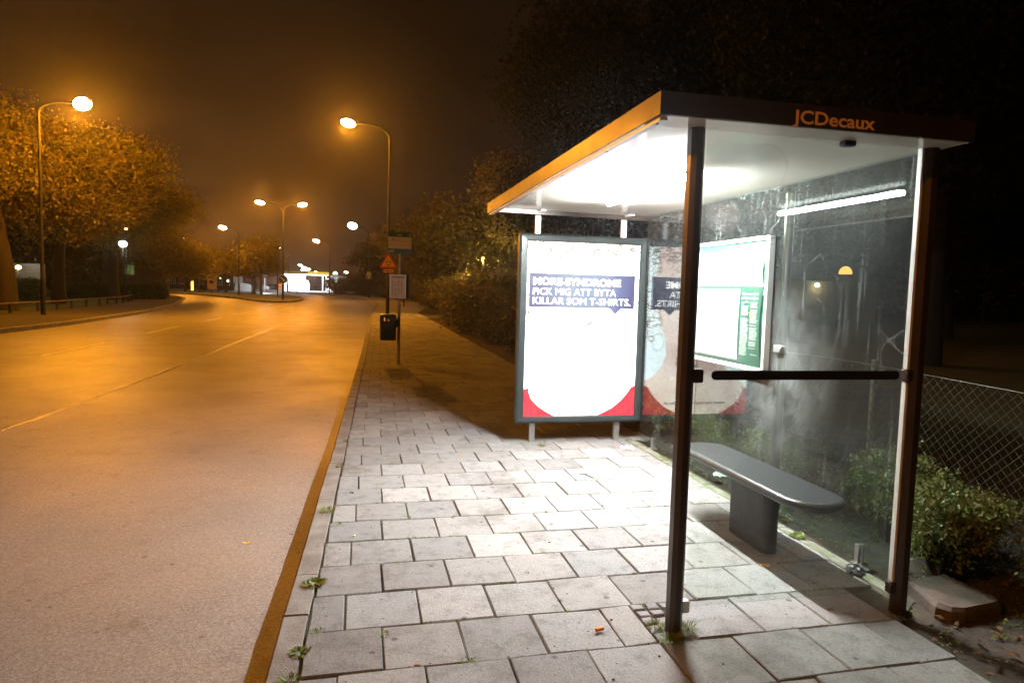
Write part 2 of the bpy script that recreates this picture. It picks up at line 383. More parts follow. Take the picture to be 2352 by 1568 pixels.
# tone-varied slabs, laid in half-bond
def slabs():
    P = .3485; Wd = .337; R2 = random.Random(11); V = []; F = []; T = []
    xs = np.interp
    ky = [p[1] for p in KERB[:14]]; kx = [p[0] for p in KERB[:14]]
    def slab(x0, x1, y0, y1, tone):
        g = .0034; b = .005; dz = R2.uniform(-.0035, .0035); t1 = R2.uniform(-.0024, .0024); t2 = R2.uniform(-.0024, .0024)
        if x1-x0 < .05: return
        n = len(V); skew = .0 if False else 0
        jx = R2.uniform(-.0022, .0022); jy = R2.uniform(-.0022, .0022); ja = R2.uniform(-.005, .005); xm = (x0+x1)/2; ym_ = (y0+y1)/2
        def sh(x, y): return (x + jx - ja*(y-ym_) + R2.uniform(-.0015, .0015), y + .012*(x-.1) + jy + ja*(x-xm) + R2.uniform(-.0015, .0015))
        c = [(x0+g, y0+g), (x1-g, y0+g), (x1-g, y1-g), (x0+g, y1-g)]
        ci = [(x0+g+b, y0+g+b), (x1-g-b, y0+g+b), (x1-g-b, y1-g-b), (x0+g+b, y1-g-b)]
        for q in c: s = sh(*q); V.append((s[0], s[1], -.03))
        for q in c: s = sh(*q); V.append((s[0], s[1], -.006+dz))
        for k, q in enumerate(ci): s = sh(*q); V.append((s[0], s[1], dz + (t1 if k in (1, 2) else -t1) + (t2 if k > 1 else -t2)))
        for k in range(4):
            F.append((n+k, n+(k+1) % 4, n+4+(k+1) % 4, n+4+k)); F.append((n+4+k, n+4+(k+1) % 4, n+8+(k+1) % 4, n+8+k)); T.extend([tone, tone])
        F.append((n+8, n+9, n+10, n+11)); T.append(tone)
    rows = 110
    for r in range(-11, rows):
        y0 = 2.585 + r*P; ym = y0+P/2
        base = (.10 if r % 2 == 0 else .268) + .0265*(ym-2.6)
        xk = float(np.interp(ym, ky, kx)) + .122
        if ym > 6.45: xr = 2.95 + .012*(ym-6.5)
        elif ym < 2.62: xr = 2.47
        else: xr = 2.655 if ym > 2.9 else 2.50
        k0 = int(math.floor((xk-base)/Wd)); x = base + k0*Wd
        while x < xr:
            a, b2 = max(x, xk), min(x+Wd, xr)
            w = R2.random(); g = .25 + .085*(R2.random()-.5); tint = R2.uniform(-.010, .012)
            if w > .90: g *= .80
            elif w < .07: g *= 1.14
            tone = (g*1.01+tint*.6, g, g*.985-tint*.5)
            if b2-a > .06:
                # room for the setts around the front post
                if not (1.28 < (a+b2)/2 < 1.62 and 2.60 < ym < 2.98 and b2 > 1.27):
                    slab(a, b2, y0, y0+P, tone)
                else:
                    if a < 1.27: slab(a, 1.27, y0, y0+P, tone)
                    if b2 > 1.50: slab(1.50, b2, y0, y0+P, tone)
            x += Wd
    for i in range(3):      # small setts beside the front post
        for j in range(5):
            x = 1.275 + i*.073 + R2.uniform(-.004, .004); y = 2.605 + j*.070 + R2.uniform(-.004, .004); g = R2.uniform(.2, .3)
            if (i > 1 and j < 2): continue
            slab(x, x+.066, y, y+.062, (g, g, g*1.02))
    me = bpy.data.meshes.new('pavement'); me.from_pydata(V, [], F); me.materials.append(M['slab'])
    ca = me.color_attributes.new('tone', 'FLOAT_COLOR', 'CORNER')
    buf = []
    for p, t in zip(me.polygons, T):
        for _ in p.loop_indices: buf.extend((*t, 1))
    ca.data.foreach_set('color', buf)
    o = bpy.data.objects.new('pavement', me); COL.objects.link(o); tag(o, kind='structure')
slabs()
inner = offset_line(KERB, .10)
sheet('pavement_bed', inner + [(60, 116), (60, 45), (3.3, 44), (3.0, 7), (2.80, 6.5), (2.75, 2.8), (2.49, 2.6), (2.49, -3)], -.013, M['joint'])
# far pavement past the laid slabs
sheet('far_pavement', offset_line([p for p in KERB if p[1] > 34][0:], .14) + [(-6, 120), (6, 116), (8, 100), (6, 60), (3.35, 41)], -.004, mat('far_paving', (.26, .245, .225), .85, scale=4, var=.2, bump=.3))
# earth under the shrubs behind the shelter
def lumpy(name, x0, x1, y0, y1, z, amp, m, nx=50, ny=90):
    R2 = np.random.RandomState(4); X, Y = np.meshgrid(np.linspace(x0, x1, nx), np.linspace(y0, y1, ny), indexing='ij')
    Z = z + amp*(R2.rand(nx, ny)-.5) + amp*np.sin(X*3.1+Y*1.7)*.5
    v = [(float(a), float(b), float(c)) for a, b, c in zip(X.ravel(), Y.ravel(), Z.ravel())]
    f = [(i*ny+j, (i+1)*ny+j, (i+1)*ny+j+1, i*ny+j+1) for i in range(nx-1) for j in range(ny-1)]
    mb = MB(); mb.add(v, f); o = mb.build(name, m, smooth=True); tag(o, kind='structure')
lumpy('flower_bed', 2.475, 5.6, -2.5, 9.0, -.035, .03, M['soil'], 60, 120)
lumpy('flower_bed', 3.02, 9.0, 9.0, 44.0, -.03, .05, M['soil'], 30, 90)
sheet('lawn', [(5.6, -3), (70, -3), (70, 116), (8, 116), (9, 44), (9, 9), (5.6, 9)], -.05, M['grass'])
sheet('path', [(8.6, 45), (70, 60), (70, 64), (8.6, 49)], -.045, mat('park_path', (.2, .18, .15), .9))
# left verge, lawn and the island
sheet('verge', offset_line(LEFT, -.12) + [(-60, 61), (-20, 60), (-16.5, 52), (-15, 42), (-14.3, 20), (-14.3, -6)], .0, M['verge'], thick=.1)
sheet('lawn', [(-14.3, -6), (-14.3, 20), (-15, 42), (-16.5, 52), (-20, 60), (-60, 61), (-90, 61), (-90, -6)], -.012, mat('left_lawn', (.055, .10, .02), .9, scale=3, col2=(.03, .06, .012), bump=1, bscale=40))
ISL = [(-32, 104), (-24.7, 96.1), (-20.4, 90.3), (-15.4, 80), (-11.7, 71.5), (-8.9, 63.4), (-7.4, 60.6), (-6.2, 62), (-5.7, 66), (-5.8, 74), (-7.0, 84.6), (-10, 95), (-15, 104), (-24, 110), (-30, 110)]
sheet('traffic_island', ISL, .02, mat('island_grass', (.10, .12, .02), .95, scale=2, col2=(.06, .07, .015), bump=1, bscale=12), thick=.14)
kerb('kerb', ISL + [ISL[0]], .12, -.13, .025, 1.2, side=-1)
sheet('forecourt', [(-48, 124), (-9, 124), (0, 150), (6, 200), (-60, 200)], -.10, mat('forecourt_concrete', (.4, .4, .38), .8, scale=.5))

# road markings
def strip(name, a, b, w, m, z=-.115, label=None):
    a, b = Vector(a), Vector(b); t = (b-a).normalized(); n = Vector((-t.y, t.x))*w/2; mb = MB()
    N = 14; vs = []; R2 = random.Random(int(a.y*10))
    for i in range(N+1):
        p = a.lerp(b, i/N); j = R2.uniform(-.006, .006)
        vs += [(p.x+n.x+j, p.y+n.y, z), (p.x-n.x+j, p.y-n.y, z)]
    mb.add(vs, [(2*i, 2*i+1, 2*i+3, 2*i+2) for i in range(N)]); o = mb.build(name, m); tag(o, kind='structure')
for a, b in (((-6.4, 8.6), (-6.38, 12.0)), ((-6.38, 15.6), (-6.3, 19.0)), ((-6.33, 22.55), (-6.32, 26.2)), ((-6.27, 29.9), (-6.13, 32.7)), ((-6.13, 36.1), (-6.02, 38.9)), ((-5.88, 42.4), (-5.6, 57.2))):
    strip('lane_line', a, b, .11, M['marking'])
strip('lane_line', (-5.04, 48.6), (-4.16, 48.1), .32, M['marking'])
strip('lane_line', (-3.2, 60), (-1.8, 60.5), .3, M['marking'])
def seam():
    pts = [(-3.78, 4), (-3.70, 6.4), (-3.66, 8.2), (-3.54, 9.62), (-3.46, 11.3), (-3.39, 13.4), (-3.25, 20.8), (-2.94, 32.3), (-2.6, 44)]
    pts = resample(pts, .25); R2 = random.Random(5); vs = []
    for x, y in pts:
        w = R2.uniform(.035, .06); j = R2.uniform(-.012, .012)
        for o, z in ((-w, -.118), (-w*.3, -.113), (w*.3, -.113), (w, -.118)): vs.append((x+o+j, y, z))
    fs = [(4*i+k, 4*i+k+1, 4*i+k+5, 4*i+k+4) for i in range(len(pts)-1) for k in range(3)]
    mb = MB(); mb.add(vs, fs); o = mb.build('asphalt_seam', M['tar']); tag(o, kind='structure')
seam()
for y, x0, x1 in ((21.9, -1.4, -.1), (24.0, -3.0, .1)): strip('asphalt_seam', (x0, y), (x1, y+.25), .10, M['tar'])

# ------------------------------------------------------------------ bus shelter
def part(mb, name, m, root, smooth=False):
    return rel(mb, root).build(name, m, root, smooth)
ZC = 2.19; ZT = 2.278; XR = 1.135; XB = 2.62; YN = 2.53; YF = 6.26; YP = 2.70; XG = 2.77; XB2 = 2.83; ZI = 2.248; YG = 6.33
M['ceiling'] = mat('cream_ceiling_gloss', (.88, .86, .78), .10, var=.05, scale=1.6, col2=(.80, .77, .67), bump=.012, bscale=1.2, spec=.6, coat=.35)
M['tube'] = emat('fluorescent_tube', (1.0, .985, .965), 1850)
M['letters'] = mat('orange_letters', (.95, .55, .20), .45, var=.05)
M['glass_end'] = glass_mat('end_pane_glass', dirt=.012, seed=1.3, smudge=[(.14, 0, 1.83, .085, .8, 70), (.21, 0, 1.83, .05, .3, 70), (.30, 0, 1.06, .45, .05, 6)])
M['glass_back'] = glass_mat('back_pane_glass', tint=(.86, .93, .90), dirt=.020, seed=5.1, streak=1.2,
                            smudge=[(1.39, 1.35, .98, .60, .20, 5), (1.39, 1.45, .65, .55, .14, 6), (1.39, .65, 1.95, .40, .05, 40)])
sh = empty('bus_shelter', (1.38, YP, 0), label='lit glass bus shelter with a cream ceiling and brown roof edge', cat='bus shelter')
mb = MB(); mb.prism([(XR+.012, YN+.012), (XB-.012, YN+.012), (XB2-.012, 2.95), (XB2-.012, YG+.05), (XR+.012, YF-.012)], 'z', ZI+.008, ZT-.006); part(mb, 'roof', M['brown_paint'], sh)
mb = MB()   # ceiling: an outer margin and an inset panel with a fine dark gap
mb.box(XR+.013, YN+.013, ZC, XB-.013, YP+.012, ZC+.005); part(mb, 'ceiling_margin', M['ceiling'], sh)
mb = MB(); mb.prism([(XR+.048, YP+.014), (XB-.02, YP+.014), (XB2-.02, 2.95), (XB2-.02, YG+.03), (XR+.048, YF-.014)], 'z', ZI, ZI+.006); mb.box(XR+.048, YP+.0125, ZC+.006, XB-.02, YP+.0135, ZI-.001); part(mb, 'ceiling', M['ceiling'], sh)
mb = MB()
mb.box(XR, YN, ZC+.002, XR+.012, YF, ZT+.003); mb.box(XR+.012, YN, ZC+.002, XB, YN+.012, ZT+.003); mb.prism([(XR+.012, YF-.012), (XB2, YG+.05), (XB2, YG+.062), (XR+.012, YF)], 'z', ZC+.02, ZT+.003); mb.prism([(XB-.012, YN+.012), (XB, YN+.012), (XB2, 2.95), (XB2, YG+.049), (XB2-.012, YG+.049), (XB2-.012, 2.955)], 'z', ZI+.001, ZT+.003)
fa = part(mb, 'fascia', M['brown_paint'], sh)
vs, fs = text_mesh('JCDecaux', 1.718, 2.2035, .391, .055, bold=.022)
mb = MB(); mb.add([(x, YN-.002, z) for x, y, z in vs], fs)
o = rel(mb, sh).build('lettering', M['letters'], fa)
vs, fs = text_mesh('JCDecaux', 0, 2.2035, .391, .055, bold=.012)
mb = MB(); mb.add([(XR-.002, 6.18-x, z) for x, y, z in vs], fs); rel(mb, sh).build('lettering', M['letters'], fa)
mb = MB(); mb.box(XR+.013, YN+.03, ZC-.014, XR+.045, YF-.03, ZC-.001)   # drip profile and its screws
tr = part(mb, 'edge_profile', M['alu'], sh)
for y in (2.62, 3.2, 3.95, 4.7, 5.6): mb = MB(); mb.lathe((XR+.03, y, ZC-.017), [(.006, 0), (.005, .003)], 8); rel(mb, sh).build('screw', M['black'], tr)
mb = MB(); mb.bbox(2.08, YP-.03, ZC-.022, 2.14, YP+.012, ZC-.001, .004); part(mb, 'clip', M['black'], sh)
# tube lamp under the ceiling
mb = MB(); mb.box(1.952, 3.94, ZI-.012, 2.008, 5.38, ZI-.001); lf = part(mb, 'tube_lamp', M['alu'], sh)
mb = MB(); mb.tube([(1.98, 3.975, ZI-.031), (1.98, 5.345, ZI-.031)], .017, 14); rel(mb, sh).build('tube', M['tube'], lf, True)
# posts
def oct_post(x, y, z0, z1, w, d):
    b = .018; p = [(x-w+b, y-d), (x+w-b, y-d), (x+w, y-d+b), (x+w, y+d-b), (x+w-b, y+d), (x-w+b, y+d), (x-w, y+d-b), (x-w, y-d+b)]
    q = MB(); q.prism(p, 'z', z0, z1); return q
mb = oct_post(1.380, YP, -.03, ZC, .031, .038)
part(mb, 'post', M['brown_paint'], sh)
mb = oct_post(2.556, YP, -.03, ZC, .034, .036)
part(mb, 'post', M['brown_paint'], sh)
mb = oct_post(2.825, 4.13, -.03, ZC, .030, .030); part(mb, 'post', M['brown_paint'], sh)
mb = MB(); mb.box(2.508, YP-.006, .10, 2.521, YP+.02, ZC); part(mb, 'pane_profile', M['alu'], sh)
# panes: objects placed so that object coordinates are metres on the pane
def pane(name, x0, y0, z0, x1, y1, z1, m):
    q = MB(); q.box(x0, y0, z0, x1, y1, z1); return part(q, name, m, sh)
pane('end_pane', 1.432, YP-.004, .10, 2.506, YP+.004, ZC-.002, M['glass_end'])
pane('back_pane', XG-.004, 2.90, .045, XG+.004, 4.065, ZI-.002, M['glass_back'])
pane('back_pane', XG-.004, 4.075, .045, XG+.004, 5.215, ZI-.002, M['glass_back'])
pane('back_pane', XG-.004, 5.225, .045, XG+.004, YG, ZI-.002, M['glass_back'])
# black bar printed across the end pane, rounded ends
def stadium(x0, x1, z0, z1, n=10):
    r = (z1-z0)/2; zc = (z0+z1)/2
    return [(x1-r+r*math.cos(a), zc+r*math.sin(a)) for a in np.linspace(-math.pi/2, math.pi/2, n)] + [(x0+r-r*math.cos(a), zc+r*math.sin(a)) for a in np.linspace(math.pi/2, -math.pi/2, n)]
mb = MB(); mb.prism(stadium(1.502, 2.468, 1.121, 1.163), 'y', YP-.0065, YP-.0045); part(mb, 'safety_bar', M['black'], sh)
for x0, x1, zc in ((1.408, 1.458, 1.14), (2.497, 2.568, 1.14)):
    mb = MB(); mb.bbox(x0, YP-.024, zc-.03, x1, YP+.024, zc+.03, .006); part(mb, 'pane_clamp', M['brown_paint'], sh, True)
for x0, x1, zc, mm in ((1.405, 1.447, .105, 'alu'), (2.490, 2.53, .115, 'brown_paint')):
    mb = MB(); mb.bbox(x0, YP-.02, zc-.028, x1, YP+.02, zc+.028, .005); part(mb, 'pane_clamp', M[mm], sh, True)
mb = MB(); mb.bbox(XG-.03, 4.03, 1.115, XG+.03, 4.115, 1.168, .008); part(mb, 'lock', M['galv'], sh, True)
for y in (3.22, 6.0):
    mb = MB(); mb.box(XG-.022, y-.016, 0, XG-.008, y+.016, .115); mb.box(XG+.008, y-.016, 0, XG+.018, y+.016, .115); mb.box(XG-.04, y-.025, 0, XG+.03, y+.025, .012); part(mb, 'foot_bracket', M['galv'], sh)
# ------------------------------------------------------------------ light box with poster at the far end
YA = 6.365; ax0, ax1, az0, az1 = 1.478, 2.560, .197, 2.038
ax1 = 2.795; px0, px1, pz0, pz1 = 1.563, 2.718, .263, 1.967
lb = empty('advertising_light_box', (2.1, YA+.06, 0), label='backlit poster case in a dark frame at the far end of the shelter', cat='poster case')
mb = MB(); mb.bbox(ax0+.01, YA+.045, az0+.004, ax1-.01, YA+.135, az1-.004, .012); part(mb, 'case', M['dark_frame'], lb)
mb = MB()
yo, yi, yr = YA+.02, YA, YA+.02
o4 = [(ax0, az0), (ax1, az0), (ax1, az1), (ax0, az1)]; m4 = [(ax0+.02, az0+.02), (ax1-.02, az0+.02), (ax1-.02, az1-.02), (ax0+.02, az1-.02)]
n4 = [(px0-.012, pz0-.012), (px1+.012, pz0-.012), (px1+.012, pz1+.012), (px0-.012, pz1+.012)]; i4 = [(px0, pz0), (px1, pz0), (px1, pz1), (px0, pz1)]
rings = [([*o4], YA+.045), ([*o4], YA+.014), ([*m4], YA), ([*n4], YA+.006), ([*i4], YA+.022), ([*i4], YA+.034)]
vs = [(x, y, z) for r, y in rings for x, z in r]; fs = [(4*k+i, 4*k+(i+1) % 4, 4*k+4+(i+1) % 4, 4*k+4+i) for k in range(len(rings)-1) for i in range(4)]
mb.add(vs, fs); part(mb, 'frame', M['dark_frame'], lb)
for x in (1.665, 2.55):
    mb = MB(); mb.box(x-.028, YA+.05, -.02, x+.028, YA+.09, az0+.02); part(mb, 'leg', M['galv'], lb)
    mb = MB(); mb.box(x-.024, YA+.05, az1-.03, x+.024, YA+.09, ZT-.02); mb.box(x-.024, YF-.03, ZT-.04, x+.024, YA+.049, ZT-.018); part(mb, 'hanger', M['alu'], lb)
# poster: printed sheet, back-lit; each ink area a flat shape a fraction of a millimetre apart
YQ = YA+.031
PS = 4.2; PD = 6.5
def ink(name, col, k=1.0): return emat('ink_'+name, tuple(c*k for c in col), PS, .5)
po = None
def flat(name, polys, m, lay, parent=None, sm=None):
    mb = MB()
    for p in polys: mb.add([(x, YQ-.0006*lay, z) for x, z in p], [tuple(range(len(p)))])
    return rel(mb, lb).build(name, m, parent or lb)
PA = (px0-.005, px1+.005, pz0-.005, pz1+.005)
def poster_base():
    m, nt, b = mat_new('poster_sheet'); N = nt.nodes; L = nt.links
    tc = N.new('ShaderNodeTexCoord'); nz = N.new('ShaderNodeTexNoise'); nz.inputs['Scale'].default_value = 2; L.new(tc.outputs['Object'], nz.inputs['Vector'])
    mx = N.new('ShaderNodeMix'); mx.data_type = 'RGBA'; L.new(nz.outputs['Fac'], mx.inputs['Factor']); mx.inputs['A'].default_value = (.62, .86, .95, 1); mx.inputs['B'].default_value = (.95, 1.0, 1.0, 1)
    L.new(mx.outputs['Result'], b.inputs['Emission Color']); b.inputs['Emission Strength'].default_value = PS; b.inputs['Base Color'].default_value = (.5, .5, .5, 1); return m
po = flat('poster', [[(PA[0], PA[2]), (PA[1], PA[2]), (PA[1], PA[3]), (PA[0], PA[3])]], poster_base(), 0)
def skin_mat():
    m, nt, b = mat_new('poster_skin'); N = nt.nodes; L = nt.links
    tc = N.new('ShaderNodeTexCoord'); nz = N.new('ShaderNodeTexNoise'); nz.inputs['Scale'].default_value = 1.8; nz.inputs['Detail'].default_value = 1; L.new(tc.outputs['Object'], nz.inputs['Vector'])
    r = N.new('ShaderNodeMapRange'); r.inputs['From Min'].default_value = .35; r.inputs['From Max'].default_value = .65; L.new(nz.outputs['Fac'], r.inputs['Value'])
    mx = N.new('ShaderNodeMix'); mx.data_type = 'RGBA'; L.new(r.outputs[0], mx.inputs['Factor']); mx.inputs['A'].default_value = (.50, .33, .30, 1); mx.inputs['B'].default_value = (.80, .70, .64, 1)
    L.new(mx.outputs['Result'], b.inputs['Emission Color']); b.inputs['Emission Strength'].default_value = PS; b.inputs['Base Color'].default_value = (.4, .3, .28, 1); return m
pw, ph = px1-px0, pz1-pz0
def U(u, v): return (px0+u*pw, pz0+v*ph)      # 0..1 across, 0..1 up the sheet
face = [U(.10, 1.0), U(.06, .8), U(.07, .6), U(.12, .45), U(.20, .34), U(.22, .28), U(.12, .22), U(0, .17), U(0, 0), U(1, 0), U(1, .20), U(.92, .235), U(.84, .29), U(.80, .37), U(.82, .46), U(.90, .6), U(.93, .8), U(.9, 1.0)]
flat('face', [face], skin_mat(), 1, po)
# neckline of the red top
redL = [U(0, 0), U(.27, 0), U(.20, .025), U(.12, .06), U(.065, .10), U(.04, .145), U(.05, .165), U(0, .155)]
redR = [U(.66, 0), U(1, 0), U(1, .175), U(.965, .165), U(.93, .13), U(.88, .09), U(.80, .045), U(.72, .018)]
M['red'] = mat('poster_red', (.4, .02, .03), .5, scale=9); M['red'].node_tree.nodes['Principled BSDF'].inputs['Emission Strength'].default_value = .62
def redm():
    nt = M['red'].node_tree; N = nt.nodes; L = nt.links; tc = N.new('ShaderNodeTexCoord'); mp = N.new('ShaderNodeMapping'); mp.inputs['Rotation'].default_value = (0, .6, 0); mp.inputs['Scale'].default_value = (30, 1, 6); L.new(tc.outputs['Object'], mp.inputs[0])
    nz = N.new('ShaderNodeTexNoise'); nz.inputs['Scale'].default_value = 1.1; L.new(mp.outputs[0], nz.inputs['Vector']); r = N.new('ShaderNodeValToRGB'); r.color_ramp.elements[0].position = .35; r.color_ramp.elements[0].color = (.62, .010, .03, 1); r.color_ramp.elements[1].position = .7; r.color_ramp.elements[1].color = (1.25, .07, .11, 1)
    L.new(nz.outputs['Fac'], r.inputs[0]); L.new(r.outputs[0], N['Principled BSDF'].inputs['Emission Color'])
redm()
flat('red_top', [redL], M['red'], 2, po); flat('red_top', [redR], M['red'], 2, po)
# nose, mouth and the shade under the lip
M['shade'] = emat('poster_shade', (.075, .07, .065), PD); M['shade2'] = emat('poster_soft_shade', (.122, .119, .115), PD)
flat('chin', [[U(.48, .293), U(.56, .315), U(.70, .345), U(.705, .30), U(.66, .262), U(.60, .262), U(.54, .275)]], M['shade2'], 2, po)
flat('nose', [[U(.51, .535), U(.545, .525), U(.585, .535), U(.59, .56), U(.575, .553), U(.55, .54)], [U(.45, .54), U(.47, .535), U(.46, .545)]], M['shade'], 2, po)
flat('mouth', [[U(.44, .441), U(.50, .449), U(.60, .444), U(.53, .4415)]], M['shade2'], 2, po)
# curls
def curls():
    R2 = random.Random(21); groups = [[], [], []]
    def rib(p, ang, ln, w, curv, g):
        pts = []; x, z = p; a = ang; n = 12; st = ln/n
        for i in range(n+1):
            wi = w*math.sin(math.pi*(i+.4)/(n+.8)); pts.append((x, z, a, wi)); x += math.cos(a)*st; z += math.sin(a)*st; a += curv/n
        L_ = [(x-math.sin(a)*wi, z+math.cos(a)*wi) for x, z, a, wi in pts]; R_ = [(x+math.sin(a)*wi, z-math.cos(a)*wi) for x, z, a, wi in pts]
        for i in range(n):
            q = [L_[i], L_[i+1], R_[i+1], R_[i]]
            q = [(min(max(a_, px0), px1), min(max(b_, pz0), pz1)) for a_, b_ in q]; groups[g].append(q)
    for i in range(620):
        t = R2.random()
        if t < .55: u = R2.random(); v = 1-abs(R2.gauss(0, .045))-(.02 if .2 < u < .8 else 0)
        elif t < .78: v = R2.uniform(.50, 1); u = abs(R2.gauss(0, .045))*(1.3 if v > .8 else .8)
        else: v = R2.uniform(.46, 1); u = 1-abs(R2.gauss(0, .065))*(1.4 if v > .75 else 1)
        u = min(max(u, 0), 1); v = min(max(v, 0), 1); x, z = U(u, v)
        rib((x, z), R2.uniform(0, 6.28), R2.uniform(.05, .16), R2.uniform(.0012, .0045), R2.choice((-1, 1))*R2.uniform(1.2, 4.5), R2.choice((0, 0, 1, 1, 2)))
    return groups
g0, g1, g2 = curls()
hr = flat('hair', g0, emat('hair_gold', (.062, .052, .040), PD), 3, po)
flat('curl', g1, emat('hair_pale', (.10, .092, .078), PD), 4, hr); flat('curl', g2, emat('hair_shade', (.028, .019, .013), PD), 5, hr)
mb = MB()   # hoop earring
for k in range(28):
    a0, a1 = 2*math.pi*k/28, 2*math.pi*(k+1)/28
    def E_(a, r): p = U(.885, .435); return (p[0]+r*.75*math.cos(a), YQ-.0036, p[1]+r*math.sin(a))
    mb.add([E_(a0, .088), E_(a1, .088), E_(a1, .084), E_(a0, .084)], [(0, 1, 2, 3)])
rel(mb, lb).build('earring', emat('earring_ink', (.05, .047, .044), PD), po)
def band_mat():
    m, nt, b = mat_new('navy_band_glow'); N = nt.nodes; L = nt.links
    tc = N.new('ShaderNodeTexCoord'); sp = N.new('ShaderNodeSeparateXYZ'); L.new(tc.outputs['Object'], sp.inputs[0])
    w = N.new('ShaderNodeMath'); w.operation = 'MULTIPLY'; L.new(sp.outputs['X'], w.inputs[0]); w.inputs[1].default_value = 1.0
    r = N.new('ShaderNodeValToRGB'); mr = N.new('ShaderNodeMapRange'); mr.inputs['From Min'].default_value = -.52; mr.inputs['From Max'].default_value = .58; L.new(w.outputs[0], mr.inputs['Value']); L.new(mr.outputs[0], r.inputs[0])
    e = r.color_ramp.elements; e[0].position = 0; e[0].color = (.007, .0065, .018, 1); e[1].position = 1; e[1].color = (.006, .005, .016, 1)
    for p, c in ((.10, (.009, .010, .024)), (.25, (.027, .035, .046)), (.40, (.045, .056, .066)), (.55, (.040, .056, .07)), (.72, (.045, .053, .06)), (.84, (.018, .024, .045))): k = e.new(p); k.color = (*c, 1)  # bloom wash painted into the band's emission, paler across the middle
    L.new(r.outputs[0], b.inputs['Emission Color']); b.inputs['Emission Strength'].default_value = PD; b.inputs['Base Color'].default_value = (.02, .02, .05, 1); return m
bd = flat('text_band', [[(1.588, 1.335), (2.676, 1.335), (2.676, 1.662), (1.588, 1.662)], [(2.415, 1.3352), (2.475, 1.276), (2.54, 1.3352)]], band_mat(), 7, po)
mb = MB()
for s, x, z, w, h, bo in (('MORE-SYNDROME', 1.628, 1.553, .897, .070, .030), ('FICK MIG ATT BYTA', 1.628, 1.456, .850, .068, 0), ('KILLAR SOM T-SHIRTS.', 1.628, 1.366, 1.004, .068, 0)):
    vs, fs = text_mesh(s, x, z, w, h, bold=bo); mb.add([(a, YQ-.0052, c) for a, b_, c in vs], fs)
rel(mb, lb).build('lettering', emat('poster_white', (.95, .95, .93), PS), bd)
vs, fs = text_mesh('www.the-more-syndrome.se', 1.805, .365, .683, .038, bold=.018, spacing=1.05); mb = MB(); mb.add([(a, YQ-.0045, c) for a, b_, c in vs], fs)
rel(mb, lb).build('web_address', emat('poster_grey', (.022, .021, .020), PD), po)
mb = MB(); mb.lathe((2.262, YQ-.012, .268), [(.022, 0), (.022, .02), (.012, .03)], 12); rel(mb, lb).build('tag', emat('tag_white', (.9, .9, .9), 1.0), po)
# ------------------------------------------------------------------ notice board on the back panes
nb = empty('notice_board', (2.57, 4.52, 1.44), label='white framed notice board with green bus information sheet on the shelter back', cat='notice board')
y0, y1, z0, z1 = 3.925, 5.12, 1.010, 1.872
mb = MB(); mb.box(2.562, y0, z0, 2.583, y1, z1); part(mb, 'backing', mat('green_mount', (.02, .09, .055), .5), nb)
mb = MB()
for a, b_, c, d in ((y0-.006, y1+.006, z1-.012, z1+.012), (y0-.006, y1+.006, z0-.012, z0+.012), (y0-.006, y0+.020, z0, z1), (y1-.020, y1+.006, z0, z1)): mb.box(2.545, a, c, 2.586, b_, d)
part(mb, 'frame', M['alu'], nb)
def curved(name, ya, yb, za, zb, x, bow, m, nz_=16):
    vs = []; fs = []
    for i in range(nz_+1):
        z = za+(zb-za)*i/nz_; t = math.sin(math.pi*i/nz_)
        for y, k in ((ya+bow*t, 1), (yb, .2)): vs.append((x-.006*t*k, y, z))
    fs = [(2*i, 2*i+1, 2*i+3, 2*i+2) for i in range(nz_)]; q = MB(); q.add(vs, fs); return part(q, name, m, nb)
curved('white_sheet', 3.962, 5.085, 1.50, 1.815, 2.559, .03, mat('white_sheet', (.33, .32, .31), .45, var=.04, scale=3, coat=.4))
gs = curved('green_sheet', 3.975, 5.085, 1.040, 1.562, 2.556, .02, mat('green_sheet', (.010, .060, .036), .4, var=.1, scale=3, coat=.5))
curved('map_sheet', 4.245, 5.07, 1.052, 1.540, 2.5515, .0, mat('map_sheet', (.28, .262, .24), .45, var=.06, scale=7, coat=.4))
M['white_ink'] = mat('white_ink', (.30, .34, .31), .5)
def wtext(s, yl, z, w, h, m, name, par, bold=0):   # reads from far to near (facing -X)
    vs, fs = text_mesh(s, 0, z, w, h, bold); q = MB(); q.add([(2.5465, yl-a, c) for a, b_, c in vs], fs); return rel(q, nb).build(name, m, par)
wtext('Välkommen ombord', 4.215, 1.500, .20, .020, M['white_ink'], 'lettering', gs, .01); wtext('på Malmö stadsbuss', 4.215, 1.472, .20, .020, M['white_ink'], 'lettering', gs, .01)
wtext('Skånetrafiken', 4.075, 1.100, .075, .012, M['white_ink'], 'lettering', gs, .01)
mb = MB(); R2 = random.Random(2)
for c0 in (4.215, 4.105):
    z = 1.45
    while z > (1.13 if c0 < 4.15 else 1.09):
        if R2.random() > .13:
            w = R2.uniform(.075, .095); mb.box(2.547, c0-w, z, 2.5475, c0, z+.0032)
        z -= .0085
rel(mb, nb).build('small_print', M['white_ink'], gs)
mb = MB(); mb.box(2.546, 4.185, 1.432, 2.5468, 4.215, 1.455); rel(mb, nb).build('blue_mark', mat('blue_mark', (.05, .25, .6), .5), gs)
mb = MB(); mb.box(2.546, 4.07, 1.355, 2.5468, 4.105, 1.388); rel(mb, nb).build('lime_mark', mat('lime_mark', (.35, .6, .03), .5), gs)
mb = MB(); mb.box(2.546, 4.195, 1.17, 2.5468, 4.208, 1.19); rel(mb, nb).build('orange_mark', mat('orange_mark', (.6, .2, .08), .5), gs)
mb = MB()   # faint route lines on the map
